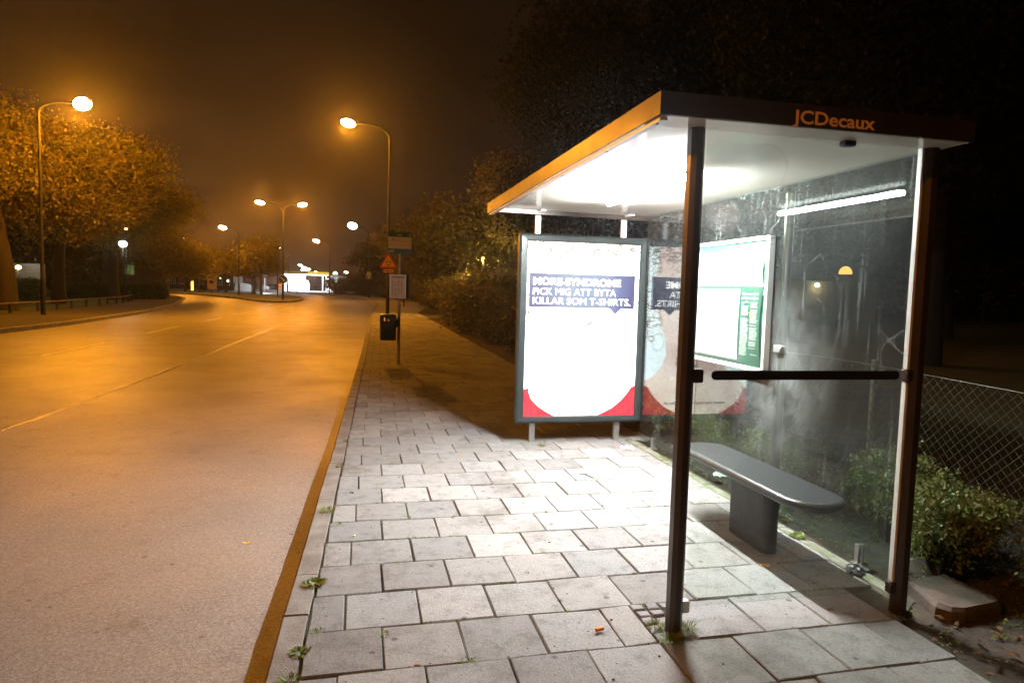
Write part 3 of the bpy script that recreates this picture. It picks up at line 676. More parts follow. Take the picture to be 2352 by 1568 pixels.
for k in range(16):
    a = (R2.uniform(4.3, 5.0), R2.uniform(1.1, 1.5)); pts = [(2.551, a[0], a[1])]
    for j in range(5): a = (a[0]+R2.uniform(-.1, .1), a[1]+R2.uniform(-.06, .06)); pts.append((2.551, min(max(a[0], 4.26), 5.05), min(max(a[1], 1.07), 1.53)))
    mb.tube(pts, .0012, 4)
rel(mb, nb).build('route_lines', mat('route_lines', (.5, .44, .36), .6), gs)
nb.location = (2.742, 4.818, 1.437); nb.scale = (1.066, 1.066, 1.066)
# ------------------------------------------------------------------ bench
be = empty('bench', (2.37, 3.64, 0), label='dark stone bench with rounded ends on one pedestal inside the shelter', cat='bench')
M['bench'] = mat('dark_stone_seat', (.032, .035, .038), .34, .1, var=.25, scale=40, bump=.12, bscale=120, coat=.25)
def racetrack(x0, x1, y0, y1, z, n=14):
    r = (x1-x0)/2; xc = (x0+x1)/2
    return [(xc+r*math.cos(a), y1-r+r*math.sin(a), z) for a in np.linspace(0, math.pi, n)] + [(xc-r*math.cos(a), y0+r-r*math.sin(a), z) for a in np.linspace(0, math.pi, n)]
rings = [(-.035, .405), (-.012, .41), (-.004, .42), (0, .43), (0, .437), (-.004, .447), (-.012, .455), (-.025, .460), (-.034, .4595)]
vs = []; fs = []; n = 28
for d, z in rings: vs += racetrack(2.150-d, 2.495+d, 2.905-d, 4.34+d, z)
for k in range(len(rings)-1): fs += [(k*n+i, k*n+(i+1) % n, (k+1)*n+(i+1) % n, (k+1)*n+i) for i in range(n)]
fs += [tuple(range(n))[::-1], tuple((len(rings)-1)*n+i for i in range(n))]
mb = MB(); mb.add(vs, fs); part(mb, 'seat', M['bench'], be, True)
mb = MB(); vs = []; prof = [(0, .050, .215), (.02, .050, .215), (.25, .052, .215), (.34, .060, .23), (.39, .085, .27), (.406, .12, .31)]
for z, hx, hy in prof: vs += racetrack(2.355-hx, 2.355+hx, 3.64-hy, 3.64+hy, z, 8)
n = 16; fs = [(k*n+i, k*n+(i+1) % n, (k+1)*n+(i+1) % n, (k+1)*n+i) for k in range(len(prof)-1) for i in range(n)] + [tuple(range(n))[::-1]]
mb.add(vs, fs); part(mb, 'pedestal', mat('dark_cast_pedestal', (.026, .026, .028), .5, .2, var=.3, scale=12, bump=.2, bscale=60), be, True)
# ------------------------------------------------------------------ foliage
def leaf_arr(centers, spread, per, size, seed, up=.35, flat=.8):
    R_ = np.random.RandomState(seed); n = len(centers)*per
    c = np.repeat(np.asarray(centers, float), per, 0); sp = np.repeat(np.asarray(spread, float).reshape(-1, 1) if np.ndim(spread) else np.full((len(centers), 1), spread), per, 0)
    p = c + R_.normal(0, 1, (n, 3))*sp*np.array([1, 1, flat])
    nr = R_.normal(0, 1, (n, 3)); nr[:, 2] += up; nr /= np.linalg.norm(nr, axis=1, keepdims=True)
    t = np.cross(nr, R_.normal(0, 1, (n, 3))); t /= np.linalg.norm(t, axis=1, keepdims=True); b = np.cross(nr, t)
    s = size*R_.uniform(.6, 1.3, (n, 1)); w = .36*s
    tip = p+t*s*.6 - nr*s*.10; bs = p-t*s*.5; l = p+b*w + nr*s*.06; r = p-b*w + nr*s*.06
    return np.stack([bs, r, tip, l], 1)
def ell_points(blobs, n, seed, shell=.45, zmin=None):
    R_ = np.random.RandomState(seed); vol = np.array([b[3]*b[4]*b[5] for b in blobs])**.75; vol /= vol.sum(); out = []
    for b, v in zip(blobs, vol):
        k = max(3, int(n*v)); d = R_.normal(0, 1, (k, 3)); d /= np.linalg.norm(d, axis=1, keepdims=True); rr = R_.rand(k, 1)**shell
        out.append(np.array(b[:3]) + d*rr*np.array(b[3:6]))
    o = np.vstack(out)
    if zmin is not None: o[:, 2] = np.maximum(o[:, 2], zmin + np.random.RandomState(seed+1).rand(len(o))*.4)
    return o
def crown_blobs(rx, ry, z0, z1, seed, k=9, lump=.45):
    R_ = random.Random(seed); zc = (z0+z1)/2; hz = (z1-z0)/2; out = [(0, 0, zc, rx*.72, ry*.72, hz*.80)]
    for i in range(k):
        a = 2*math.pi*i/k + R_.uniform(-.4, .4); e = R_.uniform(-.75, .95); q = math.sqrt(max(0, 1-e*e)); s = R_.uniform(.8, 1.2)*lump
        out.append((math.cos(a)*rx*(1-s*.75)*q*1.1, math.sin(a)*ry*(1-s*.75)*q*1.1, zc+e*hz*(1-s*.8), rx*s, ry*s, hz*s*.9))
    return out
def tree(x, y, rx, ry, z0, z1, seed, label, group, leafm='leaf_maple', n=420, per=38, size=.16, trunk=.28, lean=(0, 0), spread=.42, cat='tree', name='broadleaf_tree', barkm='bark', limbs=9):
    R_ = random.Random(seed); t = empty(name, (x, y, 0), label=label, cat=cat, group=group)
    bl = crown_blobs(rx, ry, z0, z1, seed); bl = [(b[0]+lean[0], b[1]+lean[1], *b[2:]) for b in bl]
    c = ell_points(bl, n, seed); quads('crown', leaf_arr(c, spread, per, size, seed), M[leafm], t)
    mb = MB(); zf = z0 + (z1-z0)*.22
    pts = [(0, 0, -.1), (R_.uniform(-.1, .1)*.3, 0, zf*.4), (lean[0]*.15, lean[1]*.15, zf*.8), (lean[0]*.4+R_.uniform(-.3, .3), lean[1]*.4, zf*1.25), (lean[0]*.8, lean[1]*.8, (z0+z1)/2+(z1-z0)*.2)]
    mb.tube(pts, [trunk*1.35, trunk, trunk*.85, trunk*.6, trunk*.2], 10)
    idx = list(range(len(c))); R_.shuffle(idx)
    for i in idx[:limbs]:
        e = Vector(c[i]); s = Vector(pts[2]) + (Vector(pts[3])-Vector(pts[2]))*R_.random(); m1 = s.lerp(e, .35) + Vector((0, 0, (e-s).length*.10)); m2 = s.lerp(e, .7) + Vector((R_.uniform(-.2, .2), R_.uniform(-.2, .2), (e-s).length*.08))
        mb.tube([s, m1, m2, e], [trunk*.42, trunk*.28, trunk*.16, trunk*.05], 6)
    mb.build('trunk', M[barkm], t, True); return t
def shrub(x, y, rx, ry, h, seed, label, group, leafm='leaf_bush', n=160, per=40, size=.055, spread=.13, name='shrub', z0=0.0, stems=10, cat='shrub'):
    R_ = random.Random(seed); t = empty(name, (x, y, 0), label=label, cat=cat, group=group)
    bl = [(0, 0, h*.45+z0, rx*.8, ry*.8, h*.42)] + [(R_.uniform(-.6, .6)*rx, R_.uniform(-.6, .6)*ry, h*R_.uniform(.35, .78)+z0, rx*.42, ry*.42, h*R_.uniform(.2, .33)) for _ in range(8)]
    c = ell_points(bl, n, seed, .5, .04); quads('foliage', leaf_arr(c, spread, per, size, seed, up=.5), M[leafm], t)
    mb = MB()
    for i in R_.sample(range(len(c)), min(stems, len(c))):
        e = Vector(c[i]); s = Vector((e.x*.15, e.y*.15, -.05)); mb.tube([s, s.lerp(e, .5)+Vector((R_.uniform(-.05, .05), R_.uniform(-.05, .05), .04)), e], [.014*h+.004, .009*h+.003, .003], 5)
    mb.build('stems', M['bark'], t); return t
GL = 'street trees on the far side of the road'
tree(-15.3, 34.3, 4.2, 4.0, 2.6, 9.6, 1, 'broad tree right beside the tall lamp post on the left', GL, n=900, per=56, size=.135, trunk=.36, lean=(-2.2, 1.4))
tree(-17.3, 44.8, 4.6, 4.6, 3.0, 9.0, 2, 'second tree from the lamp post with its upper crown glowing in the lamplight', GL, n=1400, per=56, size=.14, trunk=.30, lean=(3.2, -6.0))
tree(-17.9, 55.8, 5.4, 4.6, 3.2, 10.0, 3, 'spreading tree whose right edge reaches out over the road bend', GL, n=1200, per=52, size=.16, trunk=.34, lean=(.4, 0))
tree(-18.6, 66, 4.8, 4.4, 1.3, 7.0, 4, 'low crowned tree behind the end of the clipped hedge', GL, n=700, per=44, size=.17, trunk=.24, lean=(1.2, 0))
tree(-22.0, 39, 5.0, 5.0, 2.6, 13.0, 5, 'dark tree at the left edge behind the rail fence', GL, n=520, per=40, size=.22, trunk=.32)
tree(-26, 52, 5.5, 5.0, 3, 11.5, 6, 'dark tree standing farthest left behind the hedge', GL, n=380, per=36, size=.26, trunk=.3)
GR = 'tall trees behind the bus shelter'
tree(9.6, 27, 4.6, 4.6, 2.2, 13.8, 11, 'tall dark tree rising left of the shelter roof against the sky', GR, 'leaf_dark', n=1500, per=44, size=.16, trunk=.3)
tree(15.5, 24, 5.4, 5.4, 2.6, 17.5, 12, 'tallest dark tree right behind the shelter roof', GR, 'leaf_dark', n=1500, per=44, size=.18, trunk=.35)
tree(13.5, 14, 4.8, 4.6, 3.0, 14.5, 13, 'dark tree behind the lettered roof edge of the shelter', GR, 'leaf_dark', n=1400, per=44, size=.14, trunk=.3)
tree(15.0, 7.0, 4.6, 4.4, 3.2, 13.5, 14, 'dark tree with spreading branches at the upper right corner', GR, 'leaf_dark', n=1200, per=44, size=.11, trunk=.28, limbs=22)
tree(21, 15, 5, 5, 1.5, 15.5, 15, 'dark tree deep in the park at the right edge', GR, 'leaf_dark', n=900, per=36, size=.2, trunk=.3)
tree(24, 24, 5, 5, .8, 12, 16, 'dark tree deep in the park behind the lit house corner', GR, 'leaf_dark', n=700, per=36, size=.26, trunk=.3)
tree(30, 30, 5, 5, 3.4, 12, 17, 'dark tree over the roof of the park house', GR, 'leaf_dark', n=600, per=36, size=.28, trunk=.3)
GM = 'park trees beside the pavement'
tree(6.2, 47, 4.3, 4.2, 1.8, 8.3, 21, 'round park tree behind the bus stop sign', GM, 'leaf_bush', n=620, per=36, size=.20, trunk=.2)
tree(9.6, 38, 4.2, 4.0, 2.6, 9.2, 22, 'park tree with low branches lit from below by a path lamp', GM, 'leaf_bush', n=620, per=38, size=.18, trunk=.22)
tree(6.5, 70, 4.8, 4.8, 1.5, 10.5, 23, 'farther park tree left of the street lamp with the warning sign', GM, 'leaf_bush', n=360, per=32, size=.30, trunk=.25)
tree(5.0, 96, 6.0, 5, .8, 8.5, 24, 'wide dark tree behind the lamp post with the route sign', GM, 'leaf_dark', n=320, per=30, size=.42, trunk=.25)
GI = 'young trees on the traffic island'
for i, (x, y, r, h, lb_) in enumerate(((-12.6, 93.5, 3.5, 8.6, 'young tree beside the keep right sign on the island'), (-14.0, 97, 3.4, 6.8, 'bushy young tree with coloured lights showing through it'), (-19.0, 105, 4.6, 8.2, 'wide young tree in the middle of the island'),
        (-24.4, 105, 4.0, 7.2, 'young tree in front of the apartment block'), (-29.0, 112, 3.6, 5.4, 'low young tree left of the apartment block'))):
    tree(x, y, r, r, 2.0, h, 31+i, lb_, GI, 'leaf_maple', n=240, per=26, size=.32, trunk=.15, name='young_tree')
GS = 'shrubs along the pavement'
for i, (x, y, rx, ry, h, lb_) in enumerate(((4.05, 9.4, 1.1, 1.2, 1.25, 'nearest shrub of the row just behind the poster case'), (4.0, 12.6, 1.15, 1.9, 1.30, 'dark shrub second in the row past the poster case'), (4.1, 16.2, 1.3, 2.0, 1.35, 'shrub third in the row, its foot on the pavement edge'),
        (4.3, 20.2, 1.35, 2.2, 1.25, 'shrub fourth in the row with a ragged top'), (4.2, 24.4, 1.3, 2.2, 1.55, 'shrub bulging over the pavement before the lit patch'), (4.9, 29.6, 1.5, 2.0, 1.8, 'lamplit shrub behind the timetable case'),
        (5.6, 34.5, 2.3, 2.4, 2.5, 'tall lamplit shrub beyond the pavement bulge'), (5.4, 40.5, 2.2, 3, 2.5, 'lamplit shrub past the lamp post with the warning sign'), (5.2, 49, 2.0, 4, 2.6, 'shrub between the warning sign and the far bend'), (5.4, 60, 2.6, 5, 2.8, 'shrub at the inner side of the far bend'))):
    big = i < 4
    shrub(x, y, rx, ry, h, 51+i, lb_, GS, n=420 if big else 320, per=46 if big else 40, size=.075 if big else .12, spread=.14 if big else .22)
GH = 'overgrown hedge beyond the far bend'
for i, (x, y, rx, ry, h, lb_) in enumerate(((6.4, 78, 3.2, 5, 3.4, 'hedge bush right beside the lamp with the route sign'), (4.6, 88, 2.6, 5, 3.0, 'hedge bush behind the route sign post'), (3.0, 99, 2.6, 4, 3.0, 'hedge bush just left of the route sign post'), (.4, 108, 3.0, 4, 3.3, 'hedge bush in front of the grey hall'), (-3.2, 119, 3.0, 4, 3.0, 'leftmost hedge bush at the filling station entrance'))):
    shrub(x, y, rx, ry, h, 71+i, lb_, GH, n=200, per=36, size=.26, spread=.35)
# clipped hedges across the road
def hedge(x0, y0, x1, y1, h, w, seed, label, n=700, per=40):
    t = empty('clipped_hedge', ((x0+x1)/2, (y0+y1)/2, 0), label=label, cat='hedge', group='clipped hedges across the road'); R_ = np.random.RandomState(seed); k = n
    u = R_.rand(k); v = (R_.rand(k)-.5)*w; z = R_.rand(k)**.7*h; d = Vector((x1-x0, y1-y0)).normalized()
    c = np.stack([x0+(x1-x0)*u-d.y*v-(x0+x1)/2, y0+(y1-y0)*u+d.x*v-(y0+y1)/2, z], 1)
    quads('foliage', leaf_arr(c, .10, per, .12, seed), M['leaf_hedge'], t)
    mb = MB()
    for k in range(12):
        mb = MB(); q = (k+.5)/12; mb.tube([((x0-x1)*(.5-q), (y0-y1)*(.5-q), -.05), ((x0-x1)*(.5-q)+.05, (y0-y1)*(.5-q), h*.8)], .03, 5)
        mb.build('stem', M['bark'], t)
hedge(-22.6, 57.5, -15.2, 59.5, 1.15, .9, 81, 'long dark clipped hedge behind the tree trunks', 1000)
hedge(-23.0, 48.5, -20.0, 49, 1.25, .8, 82, 'short brightly lit clipped hedge near the white wall', 420)
# near shrubs beside the shelter
GN = 'small leaved shrubs by the shelter'
def near_shrub(x, y, rx, ry, h, seed, label, n=260, per=60, size=.020, leafm='leaf_near'):
    shrub(x, y, rx, ry, h, seed, label, GN, leafm, n=n, per=per, size=size, spread=.035, name='box_shrub', stems=60)
near_shrub(3.14, 3.02, .26, .32, .50, 91, 'small green shrub right beside the concrete block', n=330)
near_shrub(3.42, 2.42, .42, .45, .52, 92, 'reddish green shrub at the lower right corner', n=560)
near_shrub(3.30, 3.55, .25, .35, .60, 93, 'spindly shrub against the wire fence behind the rear post', n=190)
near_shrub(3.15, 4.5, .30, .45, .48, 94, 'green shrub seen through the glass behind the bench', n=260)
near_shrub(3.15, 5.4, .32, .45, .60, 95, 'green shrub seen through the glass beyond the far bench end', n=300)
near_shrub(3.10, 6.3, .35, .5, .70, 96, 'shrub behind the shelter beside the poster case', n=260)
near_shrub(3.15, 1.75, .34, .36, .36, 97, 'low reddish shrub nearest the camera at the right edge', n=260)
# grass tufts in the joints
def tuft(x, y, r, n, hgt, seed, label, broad=False):
    R_ = np.random.RandomState(seed); t = np.zeros((n, 4, 3)); a = R_.rand(n)*6.28; q = R_.rand(n)**.6*r*.5; b = np.stack([np.cos(a)*q, np.sin(a)*q, np.full(n, -.008)], 1)
    a2 = a+R_.normal(0, .5, n); ln = hgt*R_.uniform(.6, 1.3, n); out = np.stack([np.cos(a2), np.sin(a2)], 1)*(ln*R_.uniform(.5, 1.3, n))[:, None]
    w = (.006 if broad else .0017)*R_.uniform(.7, 1.4, n)
    sx = -np.sin(a2)*w; sy = np.cos(a2)*w; mid = b + np.concatenate([out*.55, (ln*.62)[:, None]], 1); tip = b + np.concatenate([out, (ln*R_.uniform(.25, .8, n))[:, None]], 1)
    d = np.stack([sx, sy, np.zeros(n)], 1); t[:, 0] = b; t[:, 1] = mid+d; t[:, 2] = tip; t[:, 3] = mid-d
    o = quads('grass_tuft', t, M['blade']); o.location = (x, y, 0); tag(o, label, 'weed', 'tufts growing in the paving joints')
for i, (x, y, r, n, h, lb_, br) in enumerate(((-.20, 4.546, .09, 130, .035, 'spreading weed in the kerb joint, middle of the near pavement', False), (-.215, 3.42, .075, 120, .035, 'leafy weed clump in the kerb joint', True), (-.226, 2.77, .06, 60, .022, 'flat rosette weed between kerb and slabs', True),
    (-.25, 2.57, .06, 90, .03, 'weed in the kerb joint nearest the camera', False), (-.16, 5.68, .06, 80, .032, 'small tuft in the kerb joint level with the shelter', False), (-.127, 6.62, .05, 60, .03, 'farther small tuft in the kerb joint', False),
    (.113, 2.86, .05, 70, .018, 'low moss tuft where two slab joints meet', False), (-.203, 3.93, .05, 60, .02, 'thin tuft in the kerb joint', False), (.436, 2.585, .07, 90, .015, 'moss line in the slab joint in the foreground', False),
    (1.312, 2.735, .05, 90, .04, 'bright grass tuft beside the small setts', False), (1.315, 2.60, .06, 110, .05, 'bright grass tuft at the foot of the front post', False), (-.169, 2.93, .07, 90, .016, 'brownish moss in the joint behind the kerb', False), (1.43, 2.69, .06, 90, .045, 'grass tuft just right of the front post foot', False),
    (.318, 4.36, .03, 40, .015, 'tiny tuft in a slab joint near the middle', False), (-.12, 4.28, .03, 40, .015, 'tiny tuft beside the kerb stones', False), (2.69, 3.65, .06, 80, .035, 'green tuft under the back glass behind the bench foot', True), (2.69, 5.6, .12, 120, .03, 'mossy tuft along the back glass beyond the bench', False), (1.72, 6.25, .08, 80, .04, 'tuft at the left leg of the poster case', False), (1.9, 2.60, .10, 80, .012, 'moss in the joint beneath the end pane', False), (2.2, 2.6, .08, 60, .012, 'moss in the joint near the brown leaf', False))):
    tuft(x, y, r, n, h, 200+i, lb_, br)
# moss along the joints: stuff
def moss():
    R_ = np.random.RandomState(9); pts = []
    for k in range(150):
        j = R_.randint(0, 22); y = 2.585+j*.3485; x = R_.rand()*2.6-.15; ln = R_.rand()*.12
        for q in range(10): pts.append((x+R_.rand()*ln, y+.012*(x-.1)+R_.normal(0, .0035), -.004))
    pts = np.array(pts); o = quads('moss', leaf_arr(pts, .004, 5, .010, 5, up=2), M['blade']); tag(o, kind='stuff')
moss()
# ------------------------------------------------------------------ small things by the shelter
def one(mb, name, m, label, cat, loc, group=None, smooth=False):
    o = mb.build(name, m, None, smooth, off=loc); return tag(o, label, cat, group)
mb = MB(); pl = [(2.715, 2.64), (2.75, 2.585), (2.81, 2.565), (3.06, 2.60), (3.10, 2.66), (3.06, 2.95), (2.80, 2.90)]
n = len(pl); cx = sum(p[0] for p in pl)/n; cy = sum(p[1] for p in pl)/n; ins = [(cx+(x-cx)*.91, cy+(y-cy)*.91) for x, y in pl]
mb.add([(x, y, -.06) for x, y in pl] + [(x, y, .026) for x, y in pl] + [(x, y, .046) for x, y in ins], [tuple(range(n))[::-1]] + [(i, (i+1) % n, n+(i+1) % n, n+i) for i in range(n)] + [(n+i, n+(i+1) % n, 2*n+(i+1) % n, 2*n+i) for i in range(n)] + [tuple(range(2*n, 3*n))])
one(mb, 'concrete_block', mat('weathered_concrete', (.07, .052, .038), .85, var=.35, scale=7, bump=.5, bscale=60), 'low weathered concrete block outside the rear post', 'concrete block', (2.9, 2.75, 0))
# concrete edging under the back panes
mb = MB(); y = 2.86; R2 = random.Random(4)
while y < 6.3:
    l = .98; mb.bbox(2.660, y, -.08, 2.735+R2.uniform(-.004, .004), y+l-.008, .004+R2.uniform(-.004, .004), .007); y += l
o = mb.build('edging', mat('mossy_edging', (.24, .23, .20), .85, scale=9, col2=(.09, .12, .05), bump=.5, bscale=70)); tag(o, kind='structure')
def butt(x, y, ang, ln, r, m, label, name='cigarette_butt', cat='cigarette butt', group='cigarette butts on the pavement', z=None):
    mb = MB(); c, s = math.cos(ang), math.sin(ang); z = r+.002 if z is None else z
    prof = [(-1, .55), (-.93, .92), (-.8, 1), (.75, 1), (.92, .9), (1, .6)]
    mb.tube([(x+c*ln/2*t, y+s*ln/2*t, z) for t, k in prof], [r*k for t, k in prof], 12); one(mb, name, m, label, cat, (x, y, 0), group, True)
M['foam'] = mat('orange_foam', (.85, .22, .03), .7, var=.12, scale=60, bump=.2, bscale=200)
M['filter'] = mat('filter_tan', (.60, .36, .16), .7, scale=90, var=.25); M['paperw'] = mat('white_paper', (.85, .85, .83), .8, var=.05)
butt(1.045, 2.735, .30, .043, .0085, M['foam'], 'bright orange foam earplug lying on a slab in the foreground', 'earplug', 'earplug', None)
butt(.232, 2.59, -.1, .022, .0045, mat('pink_filter', (.5, .27, .18), .7), 'short pinkish butt on the slab joint at the bottom of the photo')
butt(-.022, 4.052, .9, .020, .005, M['paperw'], 'white butt on a slab near the kerb', 'cigarette_butt')
butt(1.80, 6.17, .1, .03, .0045, M['filter'], 'tan butt right of the left leg of the poster case')
butt(1.70, 6.10, .7, .026, .0045, M['filter'], 'tan butt in front of the left leg of the poster case')
butt(2.06, 6.12, -.8, .026, .0045, M['filter'], 'tan butt farther right before the poster case')
butt(1.86, 5.06, -1.0, .045, .004, M['filter'], 'tan paper roll beside the dark twig')
mb = MB(); mb.tube([(1.76, 5.22, .006), (1.80, 5.17, .012), (1.83, 5.10, .008), (1.86, 5.06, .006)], [.002, .004, .004, .0015], 6); mb.tube([(1.80, 5.17, .012), (1.83, 5.17, .02)], .002, 5)
one(mb, 'twig', M['bark'], 'dark forked twig on the brightest slabs', 'twig', (1.8, 5.1, 0))
def crumple(x, y, r, m, label, name, cat, seed, h=.03, n=9, group=None):
    R_ = random.Random(seed); mb = MB()
    for k in range(n):
        ox, oy = R_.uniform(-r, r), R_.uniform(-r, r)*.6; a = R_.uniform(0, 3.1); s = r*R_.uniform(.4, .75); vs = [(x+ox, y+oy, h*R_.uniform(.6, 1.1))]
        for q in range(6): b_ = a+q*1.047; vs.append((x+ox+math.cos(b_)*s*R_.uniform(.6, 1), y+oy+math.sin(b_)*s*R_.uniform(.6, 1), h*R_.uniform(0.1, .55)))
        mb.add(vs, [(0, 1+q, 1+(q+1) % 6) for q in range(6)])
    one(mb, name, m, label, cat, (x, y, 0), group)
crumple(2.50, 6.03, .055, M['paperw'], 'crumpled white tissue near the right leg of the poster case', 'paper_tissue', 'tissue', 5, .04)
crumple(2.93, 5.0, .06, M['paperw'], 'white paper scrap behind the back glass', 'paper_scrap', 'paper scrap', 8, .05)
crumple(2.68, 3.14, .07, mat('black_bag', (.01, .01, .011), .4), 'black scrap of plastic bag at the near foot of the back glass', 'bag_scrap', 'plastic scrap', 6, .025, 12)
def dead_leaf(x, y, r, m, label, seed, z=0.0, g='fallen leaves'):
    R_ = random.Random(seed); vs = [(x, y, z+.006)]; n = 11; a0 = R_.uniform(0, 6)
    for q in range(n): a = a0+q*2*math.pi/n; k = r*(1 if q % 2 else .55)*R_.uniform(.8, 1.15); vs.append((x+math.cos(a)*k, y+math.sin(a)*k*.8, z+.003+R_.uniform(0, .012)))
    mb = MB(); mb.add(vs, [(0, 1+q, 1+(q+1) % n) for q in range(n)]); one(mb, 'fallen_leaf', m, label, 'leaf', (x, y, z), g)
yl = mat('yellow_leaf', (.62, .42, .10), .6, var=.3, scale=50); bl_ = mat('brown_leaf', (.20, .07, .035), .6, var=.3, scale=50)
dead_leaf(2.199, 3.275, .036, yl, 'pale yellow leaf on the slab beside the bench pedestal', 1); dead_leaf(2.215, 3.262, .022, mat('cream_leaf', (.8, .72, .5), .6), 'cream scrap touching the yellow leaf', 2)
dead_leaf(2.212, 2.735, .018, bl_, 'curled brown leaf under the end pane', 3); dead_leaf(-.49-.18, 4.35, .035, yl, 'yellow leaf on the asphalt off the kerb', 4, -.12); dead_leaf(-.385, 2.95, .022, mat('orange_leaf', (.6, .2, .03), .6), 'orange leaf in the gutter', 5, -.12)
for i, (x, y, z) in enumerate(((-.05, 4.92, 0), (.45, 6.3, 0), (.9, 5.9, 0), (.2, 7.7, 0), (.8, 7.9, 0), (-.19, 11.5, -.12), (-.05, 16, -.12), (.0, 21, -.12), (.5, 9.6, 0), (1.1, 4.9, 0), (2.0, 4.3, 0))):
    dead_leaf(x, y, .016 + .010*(y > 9), yl if i % 3 else bl_, ['tiny leaf scrap on the slab near the kerb weed', 'tan leaf scrap on the pavement in front of the poster', 'small leaf in front of the poster case on the left', 'leaf at the edge of the lit slabs by the kerb', 'leaf in the dusky slabs left of the poster case', 'leaf in the gutter before the bus stop pole', 'leaf in the gutter level with the bin', 'leaf in the gutter beyond the bin', 'brown leaf on the dark slabs before the bus stop pole', 'leaf scrap in the middle of the bright slabs', 'leaf scrap left of the bench'][i], 20+i, z)
def grit():
    R_ = np.random.RandomState(3); mb = MB(); n = 420
    for k in range(n):
        x = R_.uniform(-.2, 2.45); y = 2.0+R_.rand()**1.3*5; r = R_.uniform(.0015, .0045)*(1.6 if R_.rand() > .95 else 1); mb.ell((x, y, r*.6), (r, r*.8, r*.6), 5, 3)
    o = mb.build('grit', mat('grit', (.07, .06, .05), .8, var=.6, scale=40)); tag(o, kind='stuff')
grit()
# ------------------------------------------------------------------ wire fence
FX = 3.62
wf = empty('wire_fence', (FX, 4, 0), label='chain link wire fence on thin posts behind the shelter', cat='fence')
def mesh_fence():
    zt = 1.01; y0, y1 = -.6, 13.0; st = .066; mb = MB(); r = .0016
    def wire(a, b): mb.tube([a, b], r, 4, cap=False)
    k = y0 - zt
    while k < y1:
        a = (max(k, y0), max(0, y0-k)); e = min(zt, y1-k)
        if e > a[1]: wire((FX, a[0], a[1]), (FX, k+e, e))
        k += st
    k = y0
    while k < y1+zt:
        z_0 = max(0, k-y1); z_1 = min(zt, k-y0)
        if z_1 > z_0: wire((FX+.0035, k-z_0, z_0), (FX+.0035, k-z_1, z_1))
        k += st
    # sag the top and lower towards the camera a little
    mb.v = [(x+.012*math.sin(y*2.1)*z, y, z*(1+.016*math.sin(y*1.7)) ) for x, y, z in mb.v]
    part(mb, 'wire_mesh', mat('galvanised_wire', (.042, .037, .030), .6, .3, var=.2), wf)
    mb = MB(); pts = [(FX+.002+.012*math.sin(y*2.1)*zt, y, zt*(1+.016*math.sin(y*1.7))) for y in np.linspace(y0, y1, 60)]; mb.tube(pts, .0022, 5); part(mb, 'tension_wire', M['galv'], wf)
    for y in (-.2, 4.22, 7.0, 9.8, 12.6):
        mb = MB(); mb.tube([(FX+.03, y, -.1), (FX+.03, y, 1.06)], .021, 10); part(mb, 'fence_post', M['galv'], wf, True)
mesh_fence()
# ------------------------------------------------------------------ street lamps
M['lamp_glow'].cycles.emission_sampling = 'NONE'; M['lamp_glow_far'].cycles.emission_sampling = 'NONE'
def street_lamp(x, y, heads, label, zb=0.0, h=8.1, power=4500, lens=(.30, .19, .12), group='street lamps', far=False, sleeve=1.4, name='street_lamp', col=SODIUM):
    t = empty(name, (x, y, zb), label=label, cat='street lamp', group=group); k = 1.0 if not far else 1.25
    mb = MB(); mb.tube([(0, 0, -.15), (0, 0, sleeve)], [.088*k, .085*k], 12); mb.tube([(0, 0, sleeve), (0, 0, sleeve+.08), (0, 0, h*.55), (0, 0, h-zb)], [.085*k, .066*k, .058*k, .045*k], 12)
    if not far: mb.lathe((0, 0, h*.55), [(.06, 0), (.068, .02), (.068, .06), (.05, .08)], 12)
    mb.build('pole', M['pole'], t, True)
    for (hx, hy, hz) in heads:
        d = Vector((hx-x, hy-y, 0)); L_ = d.length; d.normalize(); top = h-zb; hz_ = hz-zb
        pts = []
        for q in np.linspace(0, 1, 11):
            e = q**1.0; zz = top + (hz_-top)*(1-(1-q)**2.6); pts.append(d*(L_-.30)*max(0, (q**1.5)) + Vector((0, 0, zz)))
        mb = MB(); mb.tube(pts, [.045*k]*4+[.034*k]*7, 8); ar = mb.build('arm', M['pole'], t, True)
        an = math.atan2(d.y, d.x); Rz = Matrix.Rotation(an, 4, 'Z') @ Matrix.Rotation(-.16, 4, 'Y'); c = Vector((hx-x, hy-y, hz_))
        mb = MB(); mb.ell((0, 0, .06), (.42, .17, .11), 16, 8); mb.tube([(-.55, 0, .06), (-.3, 0, .06)], .05, 8); mb.v = [tuple(Rz @ Vector(v) + c) for v in mb.v]
        mb.build('lamp_head', M['pole'], ar if False else t, True)
        mb = MB(); mb.ell((.03, 0, -.04), lens, 16, 10); mb.v = [tuple(Rz @ Vector(v) + c) for v in mb.v]
        mb.build('lens', M['lamp_glow_far'] if far else M['lamp_glow'], t, True)
        if power:
            ld = bpy.data.lights.new('lamp_light', 'POINT'); ld.energy = power*.92; ld.color = col; ld.shadow_soft_size = .12
            lo = bpy.data.objects.new('lamp_light', ld); COL.objects.link(lo); lo.parent = t; lo.location = c + Vector((0, 0, -.28))
    return t
street_lamp(-12.3, 30.4, [(-10.72, 30.2, 8.31)], 'nearest lamp across the road, its head right over the glowing tree', h=7.9, power=11500, lens=(.34, .28, .25))
street_lamp(1.22, 32.0, [(-.59, 31.9, 8.77)], 'lamp post carrying the roundabout warning sign', h=8.2, power=4300, lens=(.33, .24, .19))
street_lamp(-7.22, 68.0, [(-9.25, 68, 9.05), (-5.52, 68, 9.05)], 'double armed lamp post carrying the blue keep right sign', h=8.15, power=4300, lens=(.44, .30, .19), far=True)
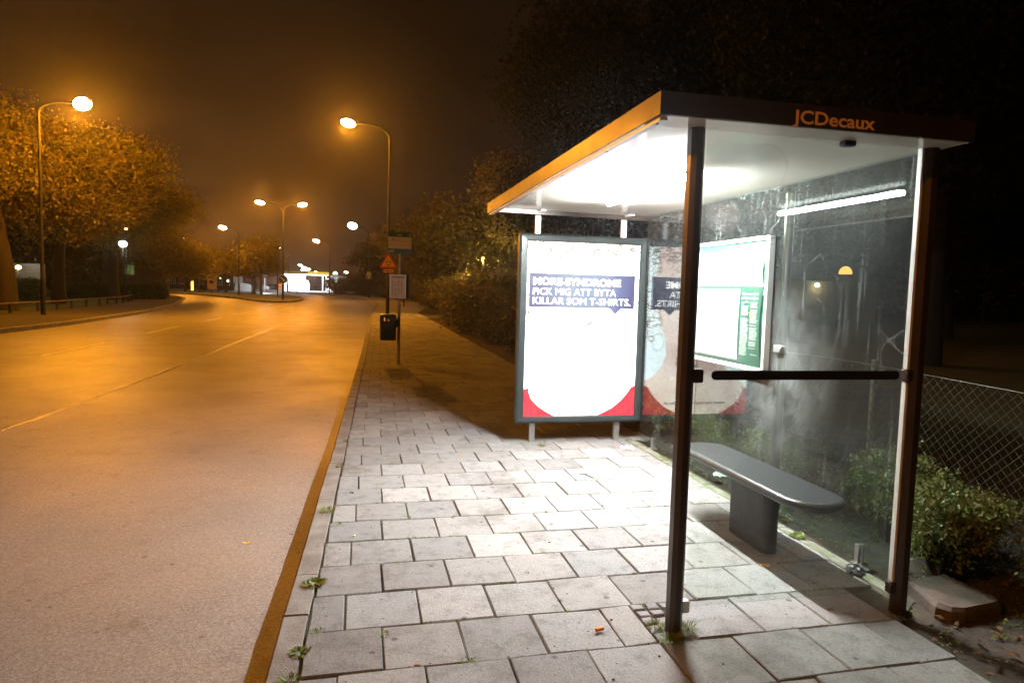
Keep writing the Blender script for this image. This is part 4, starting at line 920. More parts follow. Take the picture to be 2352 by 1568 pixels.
street_lamp(-14.44, 88.0, [(-16.23, 88, 8.07)], 'lamp post on the traffic island with one arm to the left', h=7.0, power=3800, lens=(.48, .32, .22), far=True)
street_lamp(1.02, 91.0, [(-1.09, 90, 9.16)], 'lamp post carrying the route sign at the right of the bend', h=7.8, power=4200, lens=(.62, .45, .42), far=True)
street_lamp(-5.02, 116, [(-7.12, 116, 8.65)], 'lamp post in front of the filling station canopy end', h=7.55, power=3800, lens=(.55, .36, .25), far=True)
street_lamp(-13.9, 140, [(-15.92, 140, 8.64)], 'lamp whose post hides behind the double armed lamp', h=7.6, power=3800, lens=(.62, .42, .32), far=True)
street_lamp(-26.5, 165, [(-28.3, 165, 8.45)], 'lamp low behind the island lamp post', h=7.35, power=3800, lens=(.75, .55, .5), far=True)
street_lamp(-21.75, 101, [(-23.41, 101, 7.4)], 'lamp post carrying the give way sign', h=6.7, power=3000, lens=(.36, .28, .2), far=True)
street_lamp(-34.5, 150, [(-36.26, 150, 6.79)], 'lamp showing under the spreading tree by the apartment block', h=6.2, power=1500, lens=(.5, .4, .28), far=True)
for i, (x, z, r, lb_) in enumerate(((-20.7, 8.2, .75, 'highest of the small lamps above the filling station'), (-17.93, 6.94, .7, 'middle one of the small lamps above the filling station'), (-15.42, 5.96, .7, 'lowest right one of the small lamps above the filling station'), (-28.7, 5.97, .55, 'small orange lamp left of the double armed lamp post'), (-25.51, 5.3, .6, 'small lamp at the left end of the filling station canopy'), (-5.13, 6.29, .7, 'small lamp over the grey hall'), (-33.6, 9.3, .6, 'small lamp over the yellow light cluster'))):
    street_lamp(x+2.2, 250, [(x, 250, z)], lb_, h=z-1.2, power=0, lens=(r, r*.6, r*.45), far=True, group='far street lamps')
# lamps standing behind the photographer and over the road to the left: they light the roof edge and the near asphalt
street_lamp(-12.1, -3.6, [(-10.3, -3.4, 8.4)], 'lamp across the road opposite the photographer', h=7.9, power=3200, zb=0)
def path_lamp(x, y, z, r, label, m, power=120, col=(1, .55, .2), cap=True):
    t = empty('path_lamp', (x, y, -.05), label=label, cat='path lamp', group='low lamps in the park'); mb = MB(); mb.tube([(0, 0, 0), (0, 0, z-r*.2)], [.05, .035], 8); mb.build('pole', M['pole'], t, True)
    mb = MB(); mb.lathe((0, 0, z-r*.35), [(r*.95, 0), (r, r*.12), (r*.86, r*.7), (r*.5, r*1.1), (r*.12, r*1.25)], 16); mb.build('lamp_shade', m, t, True)
    if cap: mb = MB(); mb.lathe((0, 0, z+r*.88), [(r*.25, 0), (r*.2, r*.2), (r*.05, r*.35)], 10); mb.build('cap', M['pole'], t, True)
    if power:
        ld = bpy.data.lights.new('path_light', 'POINT'); ld.energy = power*.92; ld.color = col; ld.shadow_soft_size = r; lo = bpy.data.objects.new('path_light', ld); COL.objects.link(lo); lo.parent = t; lo.location = (0, 0, z-r*1.6)
M['warm_shade'] = emat('warm_lamp_shade', (1, .42, .10), 2.6); M['warm_shade'].cycles.emission_sampling = 'NONE'
M['white_shade'] = emat('white_lamp_shade', (1, .95, .8), 8); M['white_shade'].cycles.emission_sampling = 'NONE'
path_lamp(23.86, 30, 2.93, .32, 'bell shaped orange park lamp seen through the back glass', M['warm_shade'], 30)
path_lamp(39.5, 36.5, 5.4, .3, 'small orange lamp high in the dark by the rear post', M['warm_shade'], 0)
path_lamp(6.75, 38.2, 3.30, .11, 'thin park lamp whose light catches the low branches', M['warm_shade'], 1600, (1, .62, .12))
path_lamp(3.2, 52, 1.4, .12, 'little bright lamp in the shrubs right of the timetable case', M['white_shade'], 30)
# ------------------------------------------------------------------ bus stop pole, timetable, bin, signs
bs = empty('bus_stop_sign', (.74, 13.53, 0), label='bus stop sign on a steel post with a timetable case', cat='bus stop sign')
mb = MB(); mb.tube([(.74, 13.53, -.1), (.74, 13.53, 1.11)], .030, 14); mb.lathe((.74, 13.53, 1.10), [(.036, 0), (.036, .03), (.025, .04)], 14); mb.tube([(.74, 13.53, 1.13), (.74, 13.53, 2.35)], .024, 14); part(mb, 'post', M['galv'], bs, True)
def rrect(x0, x1, z0, z1, r, n=5):
    p = []
    for cx, cz, a0 in ((x1-r, z0+r, -90), (x1-r, z1-r, 0), (x0+r, z1-r, 90), (x0+r, z0+r, 180)):
        for k in range(n): a = math.radians(a0+90*k/(n-1)); p.append((cx+r*math.cos(a), cz+r*math.sin(a)))
    return p
M['teal'] = mat('teal_sign_paint', (.012, .085, .075), .4, var=.1); M['cream'] = mat('cream_sign_face', (.62, .58, .52), .5, var=.05)
M['ink_dark'] = mat('dark_sign_ink', (.025, .03, .03), .6)
mb = MB(); mb.prism(rrect(.493, .975, 2.139, 2.551, .02), 'y', 13.485, 13.503); fl = part(mb, 'flag_plate', M['teal'], bs)
mb = MB(); mb.box(.512, 13.482, 2.234, .958, 13.4845, 2.458); fp = rel(mb, bs).build('panel', M['cream'], fl)
def sign_text(s, x, z, w, h, y, m, par, root, bold=.012, name='lettering'):
    vs, fs = text_mesh(s, x, z, w, h, bold); q = MB(); q.add([(a, y, c) for a, b_, c in vs], fs); return rel(q, root).build(name, m, par)
sign_text('Nydala', .675, 2.487, .10, .032, 13.4815, M['cream'], fl, bs); sign_text('B', .915, 2.482, .028, .036, 13.4815, M['cream'], fl, bs, .03)
sign_text('z250', .515, 2.165, .105, .042, 13.4815, M['cream'], fl, bs); sign_text('8', .592, 2.385, .026, .052, 13.4805, M['ink_dark'], fp, bs)
sign_text('Västra hamnen Södra Sofielund', .632, 2.412, .28, .018, 13.4805, M['ink_dark'], fp, bs, .0); sign_text('Centralen', .632, 2.388, .10, .018, 13.4805, M['ink_dark'], fp, bs, .0)
mb = MB(); mb.box(.512, 13.4800, 2.372, .958, 13.4808, 2.376); mb.box(.512, 13.4800, 2.302, .958, 13.4808, 2.306); rel(mb, bs).build('rule', M['ink_dark'], fp)
mb = MB(); mb.bbox(.548, 13.42, 1.270, .862, 13.50, 1.730, .006); tc_ = part(mb, 'timetable_case', M['alu'], bs)
mb = MB(); mb.box(.565, 13.417, 1.285, .842, 13.4195, 1.712); pg = rel(mb, bs).build('timetable', mat('timetable_paper', (.60, .54, .46), .5, var=.06, scale=20), tc_)
mb = MB(); R2 = random.Random(8); mb.box(.575, 13.415, 1.672, .832, 13.4162, 1.695)
for cx, z1_, z0_ in ((.585, 1.62, 1.33), (.640, 1.58, 1.30), (.70, 1.66, 1.36), (.76, 1.64, 1.34)):
    z = z1_
    while z > z0_: mb.box(cx, 13.415, z, cx+R2.uniform(.025, .045), 13.4162, z+.004); z -= R2.choice((.010, .010, .02))
rel(mb, bs).build('print', mat('timetable_ink', (.16, .15, .17), .7), pg)
mb = MB(); mb.bbox(.866, 13.43, 1.276, .915, 13.56, 1.722, .006); part(mb, 'second_case', M['pole'], bs)
# bin hanging on the bus stop pole
bn = empty('litter_bin', (.53, 13.53, .45), label='dark green litter bin hung on the bus stop post', cat='litter bin')
M['bin'] = mat('dark_green_plastic', (.012, .022, .018), .33, var=.3, scale=9)
def rr3(x0, x1, y0, y1, r): return rrect(x0, x1, y0, y1, r, 6)
mb = MB(); a = rr3(.372, .688, 13.36, 13.66, .06); n = len(a); cx, cy = .53, 13.51
def ring(s, z): return [(cx+(x-cx)*s, cy+(y-cy)*s, z) for x, y in a]
vs = ring(.93, .452)+ring(.97, .462)+ring(1.0, .80)+ring(1.0, .822); mb.add(vs, [tuple(range(n))[::-1]] + [(k*n+i, k*n+(i+1) % n, (k+1)*n+(i+1) % n, (k+1)*n+i) for k in range(3) for i in range(n)] + [tuple(3*n+i for i in range(n))]); part(mb, 'body', M['bin'], bn, True)
mb = MB()
for y0_, y1_ in ((13.36, 13.385), (13.635, 13.66)):
    for x0_, x1_ in ((.378, .441), (.483, .508+.008), (.556+.0, .682)): mb.box(x0_, y0_, .818, x1_, y1_, .902)
for x0_, x1_ in ((.372, .395), (.665, .688)): mb.box(x0_, 13.387, .818, x1_, 13.633, .902)
part(mb, 'slot_rim', M['bin'], bn)
mb = MB(); vs = ring(1.02, .898)+ring(1.03, .915)+ring(.98, .94)+ring(.8, .956)+ring(.4, .962); mb.add(vs, [tuple(range(n))[::-1]] + [(k*n+i, k*n+(i+1) % n, (k+1)*n+(i+1) % n, (k+1)*n+i) for k in range(4) for i in range(n)] + [tuple(4*n+i for i in range(n))]); part(mb, 'lid', M['bin'], bn, True)
mb = MB(); mb.box(.689, 13.50, .70, .712, 13.56, .86); part(mb, 'bracket', M['pole'], bn)
# warning sign on the lamp post
ws = empty('warning_sign', (1.22, 31.88, 2.1), label='triangular yellow roundabout warning sign with a 100 m plate', cat='traffic sign')
M['syellow'] = mat('sign_yellow', (.80, .42, .015), .45, var=.05); M['sred'] = mat('sign_red', (.55, .03, .015), .45); M['sblue'] = mat('sign_blue', (.015, .04, .22), .4); M['sblack'] = mat('sign_black', (.012, .012, .012), .5); M['swhite'] = mat('sign_white', (.75, .73, .70), .5)
def tri(cx, zb, w, h, r, n=5, inv=False):
    P_ = [(cx-w/2+r, zb+r), (cx+w/2-r, zb+r), (cx, zb+h-r)]; out = []
    for (px, pz), a0, a1 in zip(P_, (150, 270, 30), (270, 390, 150)):
        for k in range(n): a = math.radians(a0+(a1-a0)*k/(n-1)); out.append((px+r*math.cos(a), pz+r*math.sin(a)))
    if inv: zc = zb+h/2; out = [(x, 2*zc-z) for x, z in out][::-1]
    return out
mb = MB(); mb.prism(tri(1.228, 2.345, .80, .69, .035), 'y', 31.86, 31.88); pt = part(mb, 'plate', M['sred'], ws)
mb = MB(); mb.prism(tri(1.228, 2.415, .60, .515, .02), 'y', 31.855, 31.859); fc = rel(mb, ws).build('face', M['syellow'], pt)
mb = MB(); c = (1.228, 2.575)
for k in range(3):
    a0 = math.radians(90+k*120+12); a1 = math.radians(90+k*120+84); ro, ri = .115, .078; n = 8
    pts = [(c[0]+ro*math.cos(a0+(a1-a0)*i/n), c[1]+ro*math.sin(a0+(a1-a0)*i/n)) for i in range(n+1)] + [(c[0]+ri*math.cos(a1-(a1-a0)*i/n), c[1]+ri*math.sin(a1-(a1-a0)*i/n)) for i in range(n+1)]
    mb.prism(pts, 'y', 31.851, 31.8545); rm = (ro+ri)/2; e = a1
    tp = (c[0]+rm*math.cos(e+.42), c[1]+rm*math.sin(e+.42)); mb.prism([(c[0]+(ri-.028)*math.cos(e), c[1]+(ri-.028)*math.sin(e)), (c[0]+(ro+.028)*math.cos(e), c[1]+(ro+.028)*math.sin(e)), tp], 'y', 31.851, 31.8545)
rel(mb, ws).build('arrows', M['sblack'], fc)
mb = MB(); mb.prism(rrect(1.005, 1.465, 2.135, 2.305, .015), 'y', 31.86, 31.88); pl_ = part(mb, 'distance_plate', M['sred'], ws)
mb = MB(); mb.prism(rrect(1.02, 1.45, 2.150, 2.290, .01), 'y', 31.855, 31.859); f2 = rel(mb, ws).build('face', M['syellow'], pl_)
sign_text('100 m', 1.06, 2.180, .34, .078, 31.8535, M['sblack'], f2, ws, .02)
mb = MB(); mb.box(1.16, 31.8805, 2.2, 1.28, 31.95, 2.24); mb.box(1.16, 31.8805, 2.62, 1.28, 31.95, 2.66); part(mb, 'bracket', M['pole'], ws)
# blue keep right sign
ks = empty('keep_right_sign', (-7.22, 67.86, 1.93), label='round blue sign with a white arrow pointing down right', cat='traffic sign')
mb = MB(); mb.prism([(-7.22+.43*math.cos(a), 1.93+.43*math.sin(a)) for a in np.linspace(0, 2*math.pi, 28)[:-1]], 'y', 67.85, 67.88); pk = part(mb, 'plate', M['swhite'], ks)
mb = MB(); mb.prism([(-7.22+.39*math.cos(a), 1.93+.39*math.sin(a)) for a in np.linspace(0, 2*math.pi, 28)[:-1]], 'y', 67.84, 67.849); fk = rel(mb, ks).build('face', M['sblue'], pk)
mb = MB(); q = math.sqrt(.5); ar = [(-.27, -.04), (.08, -.04), (.08, -.13), (.29, 0), (.08, .13), (.08, .04), (-.27, .04)]
mb.prism([(-7.22+(a+b_)*q, 1.93+(b_-a)*q) for a, b_ in ar], 'y', 67.83, 67.839); rel(mb, ks).build('arrow', M['swhite'], fk)
mb = MB(); mb.box(-7.28, 67.881, 1.90, -7.16, 67.93, 1.96); part(mb, 'bracket', M['pole'], ks)
# second island post with small plates
ip = empty('island_post', (-9.1, 80.3, 0), label='short dark post with two small lit plates left of the keep right sign', cat='post')
mb = MB(); mb.tube([(0, 0, -.1), (0, 0, 2.6)], .07, 8); mb.build('post', M['pole'], ip, True)
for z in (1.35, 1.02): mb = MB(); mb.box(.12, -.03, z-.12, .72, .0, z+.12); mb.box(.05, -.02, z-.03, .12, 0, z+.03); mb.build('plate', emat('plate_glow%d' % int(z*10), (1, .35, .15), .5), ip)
# route sign
rs = empty('route_sign', (1.02, 90.86, 3.0), label='green E6 plate above a blue arrow plate on the lamp post', cat='traffic sign')
mb = MB(); mb.prism(rrect(.72, 1.32, 2.98, 3.35, .04), 'y', 90.85, 90.88); p1 = part(mb, 'plate', M['swhite'], rs); mb = MB(); mb.prism(rrect(.75, 1.29, 3.01, 3.32, .03), 'y', 90.84, 90.849); g_ = rel(mb, rs).build('face', mat('route_green', (.03, .11, .04), .5), p1)
sign_text('E6', .84, 3.06, .34, .2, 90.835, M['swhite'], g_, rs, .02)
mb = MB(); mb.prism(rrect(.72, 1.32, 2.42, 2.95, .04), 'y', 90.85, 90.88); p2 = part(mb, 'plate', M['swhite'], rs); mb = MB(); mb.prism(rrect(.75, 1.29, 2.45, 2.92, .03), 'y', 90.84, 90.849); b2_ = rel(mb, rs).build('face', M['sblue'], p2)
mb = MB(); mb.prism([(.92, 2.52), (.98, 2.52), (.98, 2.72), (1.10, 2.72), (1.10, 2.65), (1.22, 2.75), (1.10, 2.85), (1.10, 2.78), (.92, 2.78)], 'y', 90.83, 90.839); rel(mb, rs).build('arrow', M['swhite'], b2_)
# give way sign and blue disc on the left island lamp
gw = empty('give_way_sign', (-21.75, 100.86, 2.4), label='red and yellow give way triangle above a small blue disc', cat='traffic sign')
mb = MB(); mb.prism(tri(-21.5, 2.25, .85, .72, .04, inv=True), 'y', 100.85, 100.88); p3 = part(mb, 'plate', M['sred'], gw); mb = MB(); mb.prism(tri(-21.5, 2.33, .6, .5, .02, inv=True), 'y', 100.84, 100.849); rel(mb, gw).build('face', M['syellow'], p3)
mb = MB(); mb.prism([(-21.35+.32*math.cos(a), 1.75+.32*math.sin(a)) for a in np.linspace(0, 2*math.pi, 22)[:-1]], 'y', 100.85, 100.88); part(mb, 'disc', M['sblue'], gw)
bo = empty('lit_bollard', (-22.6, 101, 0), label='glowing yellow bollard beside the give way sign', cat='bollard'); mb = MB(); mb.bbox(-.14, -.14, .25, .14, .14, 1.55, .03); mb.build('lamp_body', emat('yellow_bollard', (1, .65, .12), 2.2), bo); mb = MB(); mb.bbox(-.17, -.17, -.05, .17, .17, .25, .02); mb.bbox(-.16, -.16, 1.55, .16, .16, 1.63, .02); mb.build('base', M['pole'], bo)
# pale kiosk
ki = empty('ticket_kiosk', (-20.8, 105, 0), label='small pale kiosk with a pitched roof and dark opening', cat='kiosk')
M['kiosk'] = mat('pale_pink_boards', (.50, .36, .26), .7, var=.15, scale=5)
mb = MB(); mb.box(-.62, -.35, .45, .52, .35, 2.15); mb.build('cabinet', M['kiosk'], ki); mb = MB(); mb.box(-.35, -.37, 1.25, .20, -.351, 1.70); mb.build('opening', M['sblack'], ki)
mb = MB(); mb.prism([(-.85, 2.15), (.95, 2.15), (.6, 2.5), (.05, 2.85), (-.4, 2.55)], 'y', -.5, .5); mb.build('roof', M['kiosk'], ki)
for x in (-.1, .78): mb = MB(); mb.tube([(x, 0, -.1), (x, 0, 2.2 if x > .5 else .5)], .06, 8); mb.build('leg', M['pole'], ki)
# ------------------------------------------------------------------ rail fence across the road
rf = empty('rail_fence', (-14.2, 40, 0), label='low wooden rail fence on short posts across the road', cat='fence')
rp = [(-13.2, 24.2), (-13.5, 26.8), (-13.7, 29.3), (-13.9, 31.4), (-13.8, 33.6), (-13.75, 35.4), (-13.95, 37.6), (-14.15, 40.0), (-14.2, 42.0), (-14.45, 44.0), (-14.6, 46.0), (-14.9, 48.2), (-15.3, 50.6), (-15.9, 53.2)]
for x, y in rp: mb = MB(); mb.box(x-.045, y-.045, -.05, x+.045, y+.045, .42); part(mb, 'post', M['bark'], rf)
mb = MB(); mb.tube([(x, y, .40) for x, y in rp], .035, 6); part(mb, 'rail', mat('grey_rail', (.12, .10, .085), .8), rf)
# house corner with lit wall, behind the hedge
wb = empty('garden_wall', (-26, 62, 0), label='floodlit white brick wall showing over the bright hedge', cat='wall'); mb = MB(); mb.box(-1.1, -.1, -.1, 1.1, .1, 2.55)
def brick():
    m, nt, b = mat_new('white_brick'); N = nt.nodes; L = nt.links; tc = N.new('ShaderNodeTexCoord'); mp = N.new('ShaderNodeMapping'); mp.inputs['Rotation'].default_value = (math.pi/2, 0, 0); L.new(tc.outputs['Object'], mp.inputs[0]); q = N.new('ShaderNodeTexBrick'); q.inputs['Color1'].default_value = (.75, .72, .68, 1); q.inputs['Color2'].default_value = (.6, .57, .53, 1); q.inputs['Mortar'].default_value = (.2, .18, .16, 1); q.inputs['Scale'].default_value = 2.2; q.inputs['Mortar Size'].default_value = .03; L.new(mp.outputs[0], q.inputs['Vector']); L.new(q.outputs[0], b.inputs['Base Color']); return m
mb.build('wall', brick(), wb)
ld = bpy.data.lights.new('wall_light', 'POINT'); ld.energy = 150; ld.color = (1, .95, .7); ld.shadow_soft_size = .1; lo = bpy.data.objects.new('wall_light', ld); COL.objects.link(lo); lo.parent = wb; lo.location = (.6, -1.6, 3.0)
mb = MB(); mb.ell((.6, -1.6, 3.0), (.09, .09, .09), 10, 6); mb.tube([(.6, -.1, 3.05), (.6, -1.6, 3.12)], .02, 6); mb.tube([(.6, 0, 2.5), (.6, -.1, 3.06)], .02, 6); mb.build('wall_lamp', M['pole'], wb)
gl_ = [(-20.3, 47, 2.05, .16, (1, .6, .2), 10, 'orange garden lamp beside the nearest lamp post', 60), (-15.44, 50, 3.84, .26, (.75, .8, 1), 14, 'blue white globe light between the tree trunks', 120), (-15.35, 50.4, 4.85, .10, (1, .45, .15), 9, 'tiny orange lamp over the blue white light', 0)]
for x, y, z, r, c, s, lb_, pw_ in gl_:
    t = empty('garden_lamp', (x, y, 0), label=lb_, cat='garden lamp', group='garden lamps across the road'); mb = MB(); mb.ell((0, 0, z), (r, r, r*.8), 12, 8); g_m = emat('garden_lamp_glass', c, s); g_m.cycles.emission_sampling = 'NONE'; mb.build('globe', g_m, t, True); mb = MB(); mb.tube([(0, 0, -.1), (0, 0, z-r*.7)], .035, 6); mb.build('pole', M['pole'], t)
    if pw_:
        ld = bpy.data.lights.new('garden_light', 'POINT'); ld.energy = pw_*.6; ld.color = (.85, 1, .6) if r > .2 else c; ld.shadow_soft_size = r; lo = bpy.data.objects.new('garden_light', ld); COL.objects.link(lo); lo.parent = t; lo.location = (0, -.2, z-r-.1)
wd = empty('window_hut', (-19.6, 63, 0), label='small hut wall with a dim green lit window behind the hedge', cat='hut'); mb = MB(); mb.box(-1.5, .1, 0, 2.4, 3, 3.4); mb.build('wall', mat('dark_boards', (.05, .045, .04), .8), wd)
mb = MB(); mb.box(.25, .06, 1.9, 1.0, .098, 2.75); w_ = mb.build('window', M['swhite'], wd)
for x in (.31, .66): mb = MB(); mb.box(x, .045, 1.97, x+.28, .058, 2.68); mb.build('pane', emat('green_pane', (.25, .45, .16), .28), w_)
# ------------------------------------------------------------------ far buildings
ap = empty('apartment_block', (-30, 142, 0), rz=-.30, label='dark brick apartment block with rows of white framed windows', cat='building')
mb = MB(); mb.box(-6.5, 0, 0, 6.2, 10, 7.4); mb.build('wall', mat('dark_brick', (.06, .035, .025), .85, var=.2, scale=2), ap)
mb = MB(); mb.prism([(-6.9, 7.4), (6.6, 7.4), (6.6, 7.75), (-6.9, 7.75)], 'y', -.4, 10.4); rf_ = mb.build('roof', M['pole'], ap); mb = MB(); mb.box(-3.5, 4, 7.75, -1.8, 6, 8.6); mb.build('chimney', M['bark'], rf_)
k = 0
for z in (.9, 3.3, 5.6):
    for x in (-5.8, -4.0, -2.2, -.2, 1.6, 3.6, 5.2):
        mb = MB()
        for a, b_, c, d in ((0, .9, 0, .08), (0, .9, 1.22, 1.3), (0, .08, .08, 1.22), (.82, .9, .08, 1.22), (.42, .48, .08, 1.22)): mb.box(x+a-.45, -.06, z+c, x+b_-.45, -.002, z+d)
        w_ = mb.build('window', M['swhite'], ap); mb = MB(); mb.box(x-.37, -.03, z+.08, x+.37, -.003, z+1.22)
        lit = (x, z) in ((1.6, 3.3),); mb.build('pane', emat('lit_pane', (1, .45, .3), .6) if lit else M['sblack'], w_); k += 1
gs_ = empty('filling_station', (-12, 168, -.1), label='brightly lit filling station with a yellow edged canopy', cat='filling station')
M['fs_white'] = emat('station_white_glow', (.93, .95, 1.0), 4.5); M['fs_yel'] = emat('canopy_yellow', (.75, .55, .02), .85); M['fs_soft'] = emat('station_soft_glow', (.8, .85, .9), 1.0); M['fs_wall'] = mat('station_wall', (.7, .7, .68), .6)  # glow put into shop walls, pumps and columns in place of floodlighting
mb = MB(); mb.box(-5.5, -3, 3.95, 4.4, 5, 4.35); cn = mb.build('canopy', M['fs_wall'], gs_)
mb = MB(); mb.box(.0, -3.06, 3.98, 4.46, -3.005, 4.62); mb.box(4.405, -3.0, 3.98, 4.46, 5, 4.62); mb.build('fascia', M['fs_yel'], cn); mb = MB(); mb.box(-5.5, -3.06, 4.0, -.005, -3.005, 4.6); mb.build('fascia', emat('canopy_olive', (.16, .11, .015), .8), cn)
mb = MB(); mb.box(-5.3, -2.8, 3.90, 4.2, 4.8, 3.945); mb.build('soffit_light', M['fs_white'], cn)
for x in (3.2, 4.0): mb = MB(); mb.box(x-.12, -1, 0, x+.12, -.7, 3.9); mb.build('column', M['fs_soft'], gs_)
mb = MB(); mb.box(4.25, 0, .4, 5.0, 2, 3.2); mb.build('sign_pylon', M['fs_white'], gs_)
mb = MB(); mb.box(-5.3, -2, 0, -1.0, 3, 3.9); mb.box(-1.0, -1.6, 0, -.35, 2.6, 2.55); mb.box(-.35, -1.4, 0, -.05, 2.4, 1.95); mb.build('lit_shop', M['fs_white'], gs_)
for x in (-3.9,): mb = MB(); mb.box(x-.12, -2.1, .3, x+.12, -2.005, 3.4); mb.build('door_frame', mat('green_trim', (.05, .3, .2), .5), gs_)
for x in (-3.6, -1.9): mb = MB(); mb.bbox(x-.4, -3.4, .0, x+.4, -2.8, 1.7, .05); mb.build('fuel_pump', M['fs_white'], gs_)
ld = bpy.data.lights.new('canopy_light', 'AREA'); ld.shape = 'RECTANGLE'; ld.size = 9; ld.size_y = 7; ld.energy = 5000; ld.color = (.92, .95, 1); lo = bpy.data.objects.new('canopy_light', ld); COL.objects.link(lo); lo.parent = gs_; lo.location = (-.8, 1, 3.85)
hl = empty('grey_hall', (-4.5, 172, -.1), label='low grey hall right of the filling station', cat='building'); mb = MB(); mb.box(-3, 0, 0, 7, 12, 3.9); mb.build('wall', mat('grey_cladding', (.33, .34, .32), .7), hl)
for x in (-.6, 2.4): mb = MB(); mb.ell((x, -.6, 1.6), (.75 if x < 0 else .5, .3, .5), 12, 8); mb.tube([(x, -.6, 0), (x, -.6, 1.2)], .06, 6); mb.build('flood_light', emat('lime_flood_%d' % int(x+2), (.75, 1, .35), 3.5), hl)
path = None
path_lamp(-5.9, 166, 4.3, .6, 'mushroom lamp with a pale green glow before the grey hall', emat('green_white_shade', (.8, 1, .7), 2.2), 0, cap=False)
path_lamp(-12.4, 160, 4.9, .75, 'bright blue white mushroom lamp before the canopy', M['white_shade'], 0, cap=False)
# lights glimpsed through the island trees
def glow_ball(x, y, z, r, c, s, label, name='signal_lamp', cat='lamp', group='coloured lights among the island trees'):
    t = empty(name, (x, y, 0), label=label, cat=cat, group=group); mb = MB(); mb.ell((0, 0, z), (r, r*.6, r), 12, 8); g = emat('glow_'+name, c, s); g.cycles.emission_sampling = 'NONE'; mb.build('globe', g, t, True); mb = MB(); mb.tube([(0, .1, -.1), (0, .1, z)], .05, 6); mb.build('pole', M['pole'], t)
glow_ball(-17.0, 116, 5.0, .55, (.85, 1, .25), 4, 'large yellow green light among the island trees')
glow_ball(-16.6, 116, 4.15, .16, (1, .08, .03), 3, 'red light just under the yellow green one')
glow_ball(-17.15, 116, 2.9, .14, (1, .10, .03), 3, 'lowest red light among the island trees')
glow_ball(-16.45, 116, 4.65, .12, (1, .8, .8), 3, 'small white light right of the yellow green one')
glow_ball(-22.3, 125, 1.75, .2, (.9, 1, .6), 4, 'small pale globe low behind the island', 'path_globe')
glow_ball(-23.5, 125, 2.2, .13, (.9, 1, .3), 3, 'tiny yellow globe low behind the island', 'path_globe')
glow_ball(-14.6, 150, 1.5, .5, (.7, .8, 1), 5, 'bright white lamp left of the keep right post', 'path_globe')
glow_ball(-10.9, 125, 1.45, .2, (.9, 1, .5), 4, 'small greenish globe just right of the keep right post', 'path_globe')
# white ramp-like monument and low parked cars beyond the island
mo = empty('white_monument', (-20.5, 130, 0), label='white curved monument block beyond the island', cat='monument'); mb = MB(); mb.prism([(-1.6, 0), (1.9, 0), (1.6, .7), (.9, 1.25), (-.2, 1.45), (-1.4, 1.4)], 'y', 0, 1.5); mb.build('block', mat('white_stone', (.6, .62, .66), .6, emis=(.5, .6, .8), es=.0), mo)
mb = MB()
for k in range(5): mb.box(-1.7+k*.33, .1, 1.41, -1.6+k*.33, .2, 2.6)
mb.build('railing', M['alu'], mo)
ld = bpy.data.lights.new('monument_light', 'POINT'); ld.energy = 900; ld.color = (.9, .95, 1); ld.shadow_soft_size = .3; lo = bpy.data.objects.new('monument_light', ld); COL.objects.link(lo); lo.parent = mo; lo.location = (4.2, -2.5, 3)
for i, (x, lb_) in enumerate(((-17.2, 'leftmost of the white posts beyond the island'), (-14.2, 'middle one of the white posts beyond the island'), (-13.3, 'rightmost of the white posts beyond the island'))):
    t = empty('white_post', (x, 132, 0), label=lb_, cat='post', group='white posts beyond the island'); mb = MB(); mb.tube([(0, 0, 0), (0, 0, 2.35)], .1, 8); mb.build('post', M['alu'], t, True); mb = MB(); mb.ell((0, 0, 2.4), (.16, .16, .1), 8, 5); mb.build('cap', M['alu'], t, True)
def car(x, y, rz, col, label):
    t = empty('parked_car', (x, y, -.1), rz, label=label, cat='car', group='cars parked near the filling station'); m = mat('car_paint_%s' % label[:6], col, .25, .4, coat=.6)
    mb = MB(); mb.prism([(-2.1, .35), (2.1, .35), (2.15, .75), (1.9, .9), (1.1, .98), (.55, 1.42), (-1.1, 1.44), (-1.75, 1.0), (-2.15, .9)], 'y', -.82, .82); mb.build('body', m, t)
    mb = MB(); mb.prism([(.98, 1.0), (.5, 1.37), (-1.05, 1.39), (-1.6, 1.02)], 'y', -.835, .835); mb.build('windows', M['sblack'], t)
    for wx in (-1.3, 1.3):
        for wy in (-.72, .72):
            mb = MB(); mb.tube([(wx, wy-.1, .32), (wx, wy+.1, .32)], .32, 14); w_ = mb.build('wheel', M['black'], t); mb = MB(); mb.tube([(wx, wy-.115, .32), (wx, wy+.115, .32)], .18, 10); mb.build('rim', M['alu'], w_)
    for wy in (-.6, .6): mb = MB(); mb.box(-2.16, wy-.15, .68, -2.11, wy+.15, .82); mb.build('tail_lamp', emat('tail_red', (1, .2, .08), .4), t)
car(-24.5, 150, 1.2, (.4, .1, .06), 'reddish parked car left of the filling station'); car(-20.5, 152, 1.3, (.35, .33, .3), 'grey parked car nearest the lit shop')
def wood():
    R_ = np.random.RandomState(77); c = []
    for k in range(2600):
        a = R_.uniform(.30, 1.35); d = R_.uniform(72, 95); c.append((math.sin(a)*d, math.cos(a)*d, R_.rand()**.8*(9+3*math.sin(a*17)+2*math.sin(a*41))))
    o = quads('wood', leaf_arr(np.array(c), .9, 14, .75, 78), M['leaf_dark']); tag(o, kind='stuff')
wood()
def wood_left():
    R_ = np.random.RandomState(79); c = []
    for k in range(1500):
        a = R_.uniform(-.95, -.30); d = R_.uniform(104, 125); c.append((math.sin(a)*d, math.cos(a)*d, R_.rand()**.8*(9+2*math.sin(a*23)+1.5*math.sin(a*51))))
    o = quads('wood', leaf_arr(np.array(c), 1.0, 14, .8, 80), M['leaf_dark']); tag(o, kind='stuff')
wood_left()
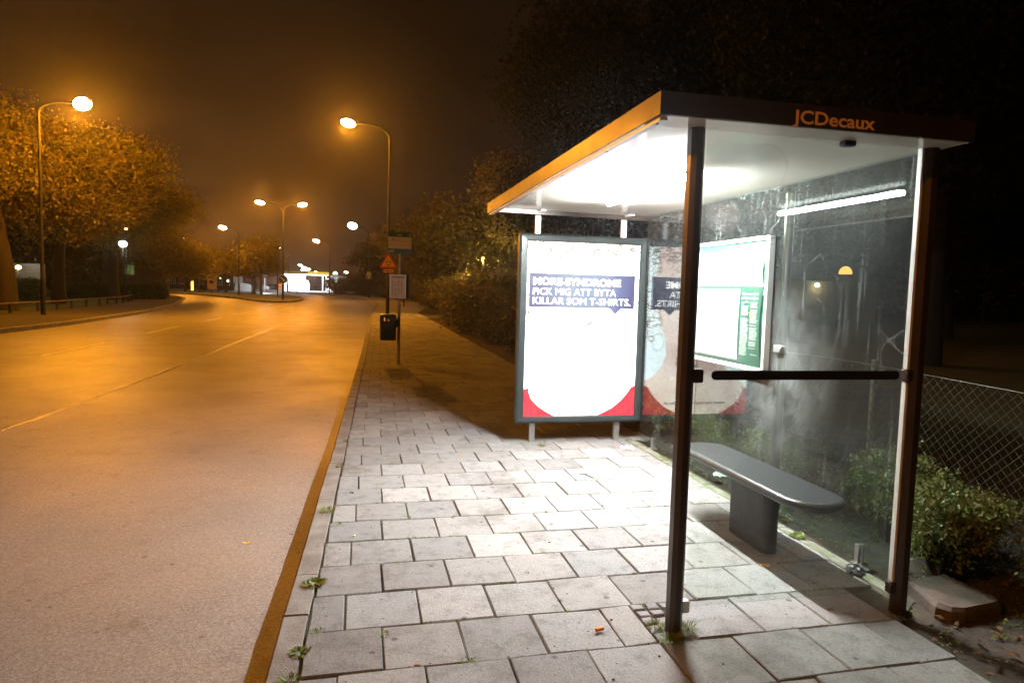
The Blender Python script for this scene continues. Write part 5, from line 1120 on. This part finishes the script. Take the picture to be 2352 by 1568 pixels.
# lit gable beyond the park, seen through the glass
gb = empty('park_house', (30.3, 41, 0), label='small house corner whose wall is lit by a lamp under its eaves', cat='house'); mb = MB(); mb.box(-.7, 0, 0, 5, 5, 2.7); mb.build('wall', mat('buff_render', (.35, .28, .2), .8), gb); mb = MB(); mb.prism([(-1.1, 2.7), (5.4, 2.7), (2.1, 4.2)], 'y', -.5, 5.4); mb.build('roof', M['pole'], gb)
mb = MB(); mb.ell((-.1, -.35, 2.42), (.16, .16, .14), 10, 6); g_m = emat('eaves_lamp', (1, .9, .7), 9); g_m.cycles.emission_sampling = 'NONE'; mb.build('eaves_lamp', g_m, gb, True)
ld = bpy.data.lights.new('eaves_light', 'POINT'); ld.energy = 18; ld.color = (1, .75, .4); ld.shadow_soft_size = .1; lo = bpy.data.objects.new('eaves_light', ld); COL.objects.link(lo); lo.parent = gb; lo.location = (.1, -.45, 2.25)

def litter():
    R_ = np.random.RandomState(13); n = 900
    x = 2.5+R_.rand(n)**1.2*2.2; y = R_.uniform(.8, 8.5, n); x = np.where((y > 2.7) & (y < 6.4), x+.32, x)
    c = np.stack([x, y, np.full(n, -.012)], 1); o = quads('leaf_litter', leaf_arr(c, .004, 2, .035, 14, up=4), leaf_mat('litter', (.16, .085, .03), (.07, .04, .02), 30, trans=.1)); tag(o, kind='stuff')
    c = np.stack([2.52+R_.rand(700)*1.1, R_.uniform(1.2, 7.5, 700), np.full(700, -.012)], 1); c[:, 0] += np.where((c[:, 1] > 2.7) & (c[:, 1] < 6.4), .3, 0)
    o = quads('ground_cover', leaf_arr(c, .014, 8, .016, 15, up=2.5), M['blade']); tag(o, kind='stuff')
litter()
# ------------------------------------------------------------------ night haze
HAZE = 0.0006
if HAZE:
    mb = MB(); mb.box(-160, -45, -1.2, 160, 300, 24); hz = mb.build('haze', None); hz.data.materials.clear()
    m = bpy.data.materials.new('haze'); m.use_nodes = True; nt = m.node_tree; nt.nodes.clear(); o = nt.nodes.new('ShaderNodeOutputMaterial'); v = nt.nodes.new('ShaderNodeVolumePrincipled')
    v.inputs['Color'].default_value = (.95, .95, .95, 1); v.inputs['Density'].default_value = HAZE; v.inputs['Anisotropy'].default_value = .90; nt.links.new(v.outputs[0], o.inputs['Volume'])
    hz.data.materials.append(m); tag(hz, kind='stuff')
